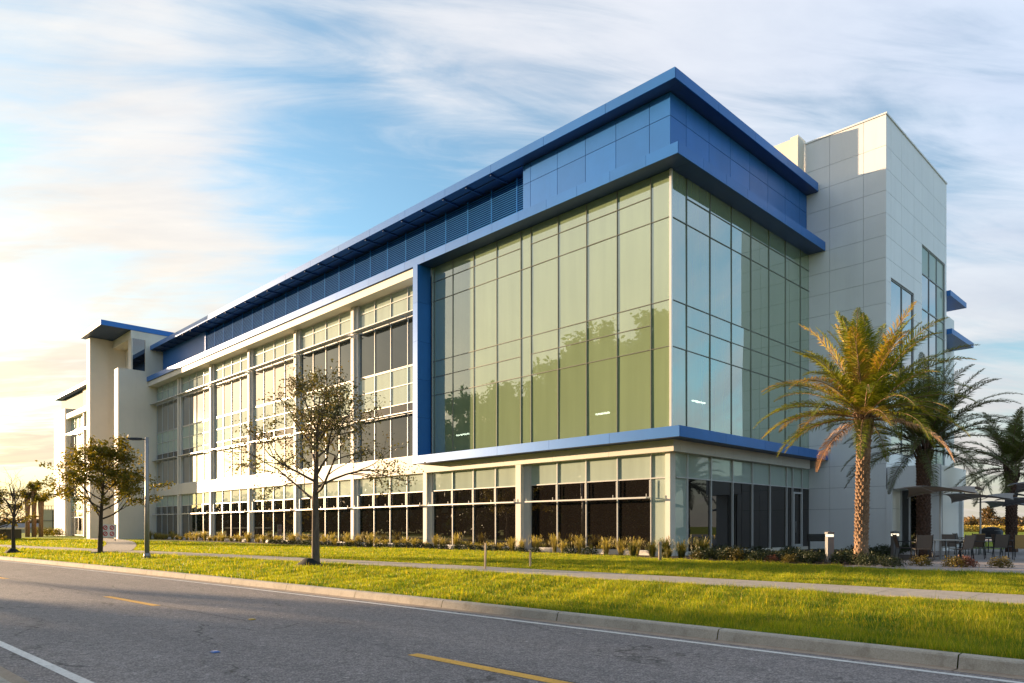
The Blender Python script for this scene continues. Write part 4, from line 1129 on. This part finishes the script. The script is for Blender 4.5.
# covered grill
g = empty('covered_grill', (*at(991, 33.5), .012), ga, 'black kettle grill with domed lid behind the second umbrella', 'grill')
mb = MB(); mb.lathe([(.36, .62), (.46, .75), (.48, .92)], 20); mb.build('bowl', M['dark_plastic'], g)
mb = MB(); mb.lathe([(.49, .921), (.46, 1.02), (.32, 1.14), (.12, 1.19), (.01, 1.2)], 20); h = mb.build('lid', M['dark_plastic'], g)
mb = MB(); mb.tube([(-.12, -.42, 1.03), (-.12, -.50, 1.03), (.12, -.50, 1.03), (.12, -.42, 1.03)], .015, 6); mb.build('handle', M['steel'], h)
for sx in (-1, 1):
    for sy in (-1, 1): mb = MB(); mb.tube([(sx*.32, sy*.28, 0), (sx*.27, sy*.24, .7)], .022, 6); mb.build('leg', M['black'], g)
mb = MB(); mb.box(-.30, -.26, .2, .30, .26, .23); mb.build('shelf', M['steel'], g)

# ================================================================ FAR LEFT BUILDINGS
s = empty('open_shed', (*at(-3, 70), -.02), ga, 'low dark shed with a white flat roof edge at the far left', 'shed')
mb = MB(); mb.box(-3.2, -2, 1.0, 1.35, 2, 1.16); mb.build('roof', M['white_warm'], s)
mb = MB(); mb.box(-3.1, -1.2, 0, 1.1, 1.9, 1.0); mb.build('wall', M['dark_plastic'], s)
mb = MB(); mb.tube([(1.25, -1.9, 0), (1.25, -1.9, 1.0)], .05, 6); mb.tube([(1.25, -1.9, .98), (.4, -1.9, 0)], .04, 6); mb.build('post', M['steel'], s)
s = empty('low_building', (*at(25, 150), -.02), ga, 'low grey roofed building far away behind the fan palms', 'building')
mb = MB(); mb.box(-4, -2, 0, 7, 4, 1.1); mb.build('wall', M['tan'], s)
mb = MB(); mb.face([(-4.4, -2.4, 1.1), (7.4, -2.4, 1.1), (7.0, 1, 2.0), (-4.0, 1, 2.0)]); mb.face([(-4.4, 4.4, 1.1), (-4, 1, 2), (7, 1, 2), (7.4, 4.4, 1.1)]); mb.build('roof', M['roof_grey'], s)
s = empty('tan_building', (*at(51, 128), -.02), ga, 'tan two storey building with railed roof left of the far wing', 'building')
mb = MB(); mb.box(-1.6, 0, 0, 2.4, 8, 4.3); mb.build('wall', M['tan'], s)
mb = MB()
for z in (4.35, 4.95, 2.3): mb.box(-1.7, -.1, z, 2.5, -.04, z+.08)
for k in range(8): mb.box(-1.6+k*.57, -.1, 4.3, -1.55+k*.57, -.05, 5.0)
for k in range(3): mb.box(-1.7+k*2, -.12, 0, -1.6+k*2, -.02, 4.3)
mb.build('railing', M['net'], s)
hedge = None
for px, d in ((40, 95), (47, 92), (53, 93), (58, 90)):
    if hedge is None:
        hedge = shrub_mesh(60, .9, 1.3, 900, .16).build('rough_shrub', M['leaf_gold']); hedge.location = (*at(px, d), -.05)
        tag(hedge, 'rough golden shrub in front of the distant tan building', 'shrub', 'rough shrubs before the tan building')
    else: copy_tree(hedge, None, None, (*at(px, d), -.05), px, .9)

# ================================================================ SKY, SUN, CAMERA
W = bpy.data.worlds.new('World'); SC.world = W; W.use_nodes = True
nt = W.node_tree; nt.nodes.clear()
wo = nt.nodes.new('ShaderNodeOutputWorld'); bg = nt.nodes.new('ShaderNodeBackground'); bg.inputs[1].default_value = SKY_STRENGTH = .15
sky = nt.nodes.new('ShaderNodeTexSky'); sky.sky_type = 'NISHITA'; sky.sun_disc = False
sky.sun_elevation = R(6.2); sky.sun_rotation = math.atan2(SUN_DIR.x, SUN_DIR.y)
sky.air_density = 1.0; sky.dust_density = 1.2; sky.ozone_density = 1.5
tc = nt.nodes.new('ShaderNodeTexCoord')
nrm = N(nt, 'ShaderNodeVectorMath', _operation='NORMALIZE'); nt.links.new(tc.outputs['Generated'], nrm.inputs[0])
sep = N(nt, 'ShaderNodeSeparateXYZ'); nt.links.new(nrm.outputs[0], sep.inputs[0])
def math_(op, a, b=None, clamp=False):
    n = N(nt, 'ShaderNodeMath', _operation=op); n.use_clamp = clamp
    for i, v in enumerate((a, b)):
        if v is None: continue
        if isinstance(v, (int, float)): n.inputs[i].default_value = v
        else: nt.links.new(v, n.inputs[i])
    return n.outputs[0]
zc = math_('ADD', math_('MAXIMUM', sep.outputs[2], 0.), .16)
comb = N(nt, 'ShaderNodeCombineXYZ'); nt.links.new(math_('DIVIDE', sep.outputs[0], zc), comb.inputs[0]); nt.links.new(math_('DIVIDE', sep.outputs[1], zc), comb.inputs[1])
def cloud_noise(scale, stretch, rot, detail, rough, off, dist=0):
    mp = N(nt, 'ShaderNodeMapping', _vector_type='TEXTURE'); mp.inputs['Scale'].default_value = tuple(1/v for v in stretch); mp.inputs['Rotation'].default_value = (0, 0, rot); mp.inputs['Location'].default_value = off
    nt.links.new(comb.outputs[0], mp.inputs[0])
    n = N(nt, 'ShaderNodeTexNoise'); n.inputs['Scale'].default_value = scale; n.inputs['Detail'].default_value = detail; n.inputs['Roughness'].default_value = rough; n.inputs['Distortion'].default_value = dist
    nt.links.new(mp.outputs[0], n.inputs[0]); return n.outputs['Fac']
streak = cloud_noise(.9, (.8, 2.6, 1), R(38), 8, .56, (3.1, 1.7, 0), .5)
broad = cloud_noise(.55, (1, 1.5, 1), R(45), 4, .5, (7.3, 2.2, 0), .2)
def lobe(px, py, width):     # soft bias towards cloud (or clear) around a direction
    d = (FW*715 + RT*(px-512) + Vector((0, 0, 1))*(527-py)).normalized()
    dp = N(nt, 'ShaderNodeVectorMath', _operation='DOT_PRODUCT'); nt.links.new(nrm.outputs[0], dp.inputs[0]); dp.inputs[1].default_value = d
    mr = N(nt, 'ShaderNodeMapRange', _interpolation_type='SMOOTHSTEP'); mr.inputs[1].default_value = math.cos(R(width)); mr.inputs[2].default_value = 1.
    nt.links.new(dp.outputs['Value'], mr.inputs[0]); return mr.outputs[0]
wisp = cloud_noise(2.6, (.7, 3.0, 1), R(56), 9, .62, (4.4, 8.1, 0), .9)
cov = math_('ADD', math_('ADD', math_('MULTIPLY', streak, .62), math_('MULTIPLY', wisp, .36)), math_('MULTIPLY', broad, .13))
for px, py, w, k in LOBES:
    cov = math_('ADD', cov, math_('MULTIPLY', lobe(px, py, w), k))
dpb = N(nt, 'ShaderNodeVectorMath', _operation='DOT_PRODUCT'); nt.links.new(nrm.outputs[0], dpb.inputs[0]); dpb.inputs[1].default_value = Vector((-.60, -.70, .42)).normalized()  # extra cloud behind the camera, added to brighten the glass reflection
mrb = N(nt, 'ShaderNodeMapRange', _interpolation_type='SMOOTHSTEP'); mrb.inputs[1].default_value = .80; mrb.inputs[2].default_value = 1.; nt.links.new(dpb.outputs['Value'], mrb.inputs[0])
cov = math_('ADD', cov, math_('MULTIPLY', mrb.outputs[0], .34))
cm = N(nt, 'ShaderNodeMapRange', _interpolation_type='SMOOTHSTEP'); cm.inputs[1].default_value = .40; cm.inputs[2].default_value = .70
nt.links.new(cov, cm.inputs[0])
# towards the sun
dps = N(nt, 'ShaderNodeVectorMath', _operation='DOT_PRODUCT'); nt.links.new(nrm.outputs[0], dps.inputs[0]); dps.inputs[1].default_value = SUN_DIR
sunf = N(nt, 'ShaderNodeMapRange'); sunf.inputs[1].default_value = -.2; sunf.inputs[2].default_value = 1.; nt.links.new(dps.outputs['Value'], sunf.inputs[0])
ccol = ramp(nt, sunf.outputs[0], CLOUD_RAMP)
# low clouds are warmer
lowf = N(nt, 'ShaderNodeMapRange'); lowf.inputs[1].default_value = .0; lowf.inputs[2].default_value = .42; nt.links.new(sep.outputs[2], lowf.inputs[0])
ccol = mixc(nt, 1., ccol, ramp(nt, lowf.outputs[0], [(0, (1.0, .78, .58)), (.45, (1.0, .93, .84)), (1, (.93, .95, 1.0))]), 'MULTIPLY')
shade = cloud_noise(1.7, (.9, 2.4, 1), R(45), 6, .6, (1.1, 5.3, 0), .3)
ccol = mixc(nt, 1., ccol, ramp(nt, shade, [(.3, (.84, .86, .90)), (.65, (1.06, 1.05, 1.03))]), 'MULTIPLY')
csc = N(nt, 'ShaderNodeVectorMath', _operation='SCALE'); csc.inputs['Scale'].default_value = CLOUD_GAIN; nt.links.new(ccol, csc.inputs[0])
skyc = mixc(nt, 1., sky.outputs[0], SKY_TINT, 'MULTIPLY')
hor = N(nt, 'ShaderNodeMapRange', _interpolation_type='SMOOTHSTEP'); hor.inputs[1].default_value = .22; hor.inputs[2].default_value = .0; hor.inputs[3].default_value = 0; hor.inputs[4].default_value = .8; nt.links.new(sep.outputs[2], hor.inputs[0])
mask = math_('MAXIMUM', cm.outputs[0], hor.outputs[0], True)
fin = mixc(nt, mask, skyc, csc.outputs[0])
nt.links.new(fin, bg.inputs[0]); nt.links.new(bg.outputs[0], wo.inputs[0])

sd = bpy.data.lights.new('sun', 'SUN'); sd.energy = SUN_E; sd.angle = R(.6); sd.color = (1, .70, .42)
so = bpy.data.objects.new('sun', sd); COL.objects.link(so); so.rotation_euler = (-SUN_DIR).to_track_quat('-Z', 'Y').to_euler()
so.location = (0, 0, 60)
cd = bpy.data.cameras.new('camera'); cd.lens = 36*715/1024; cd.sensor_width = 36; cd.shift_y = (527-341.5)/1024; cd.clip_end = 6000; cd.clip_start = .1
co = bpy.data.objects.new('camera', cd); COL.objects.link(co); co.location = CAM; co.rotation_euler = (R(90), 0, math.atan2(.7136, .7006))
SC.camera = co
SC.view_settings.view_transform = 'Standard'; SC.view_settings.look = 'None'; SC.view_settings.gamma = 1; SC.view_settings.exposure = EXPO
SC.render.engine = 'CYCLES'; SC.cycles.use_denoising = True
SC.cycles.max_bounces = 8; SC.cycles.transparent_max_bounces = 12
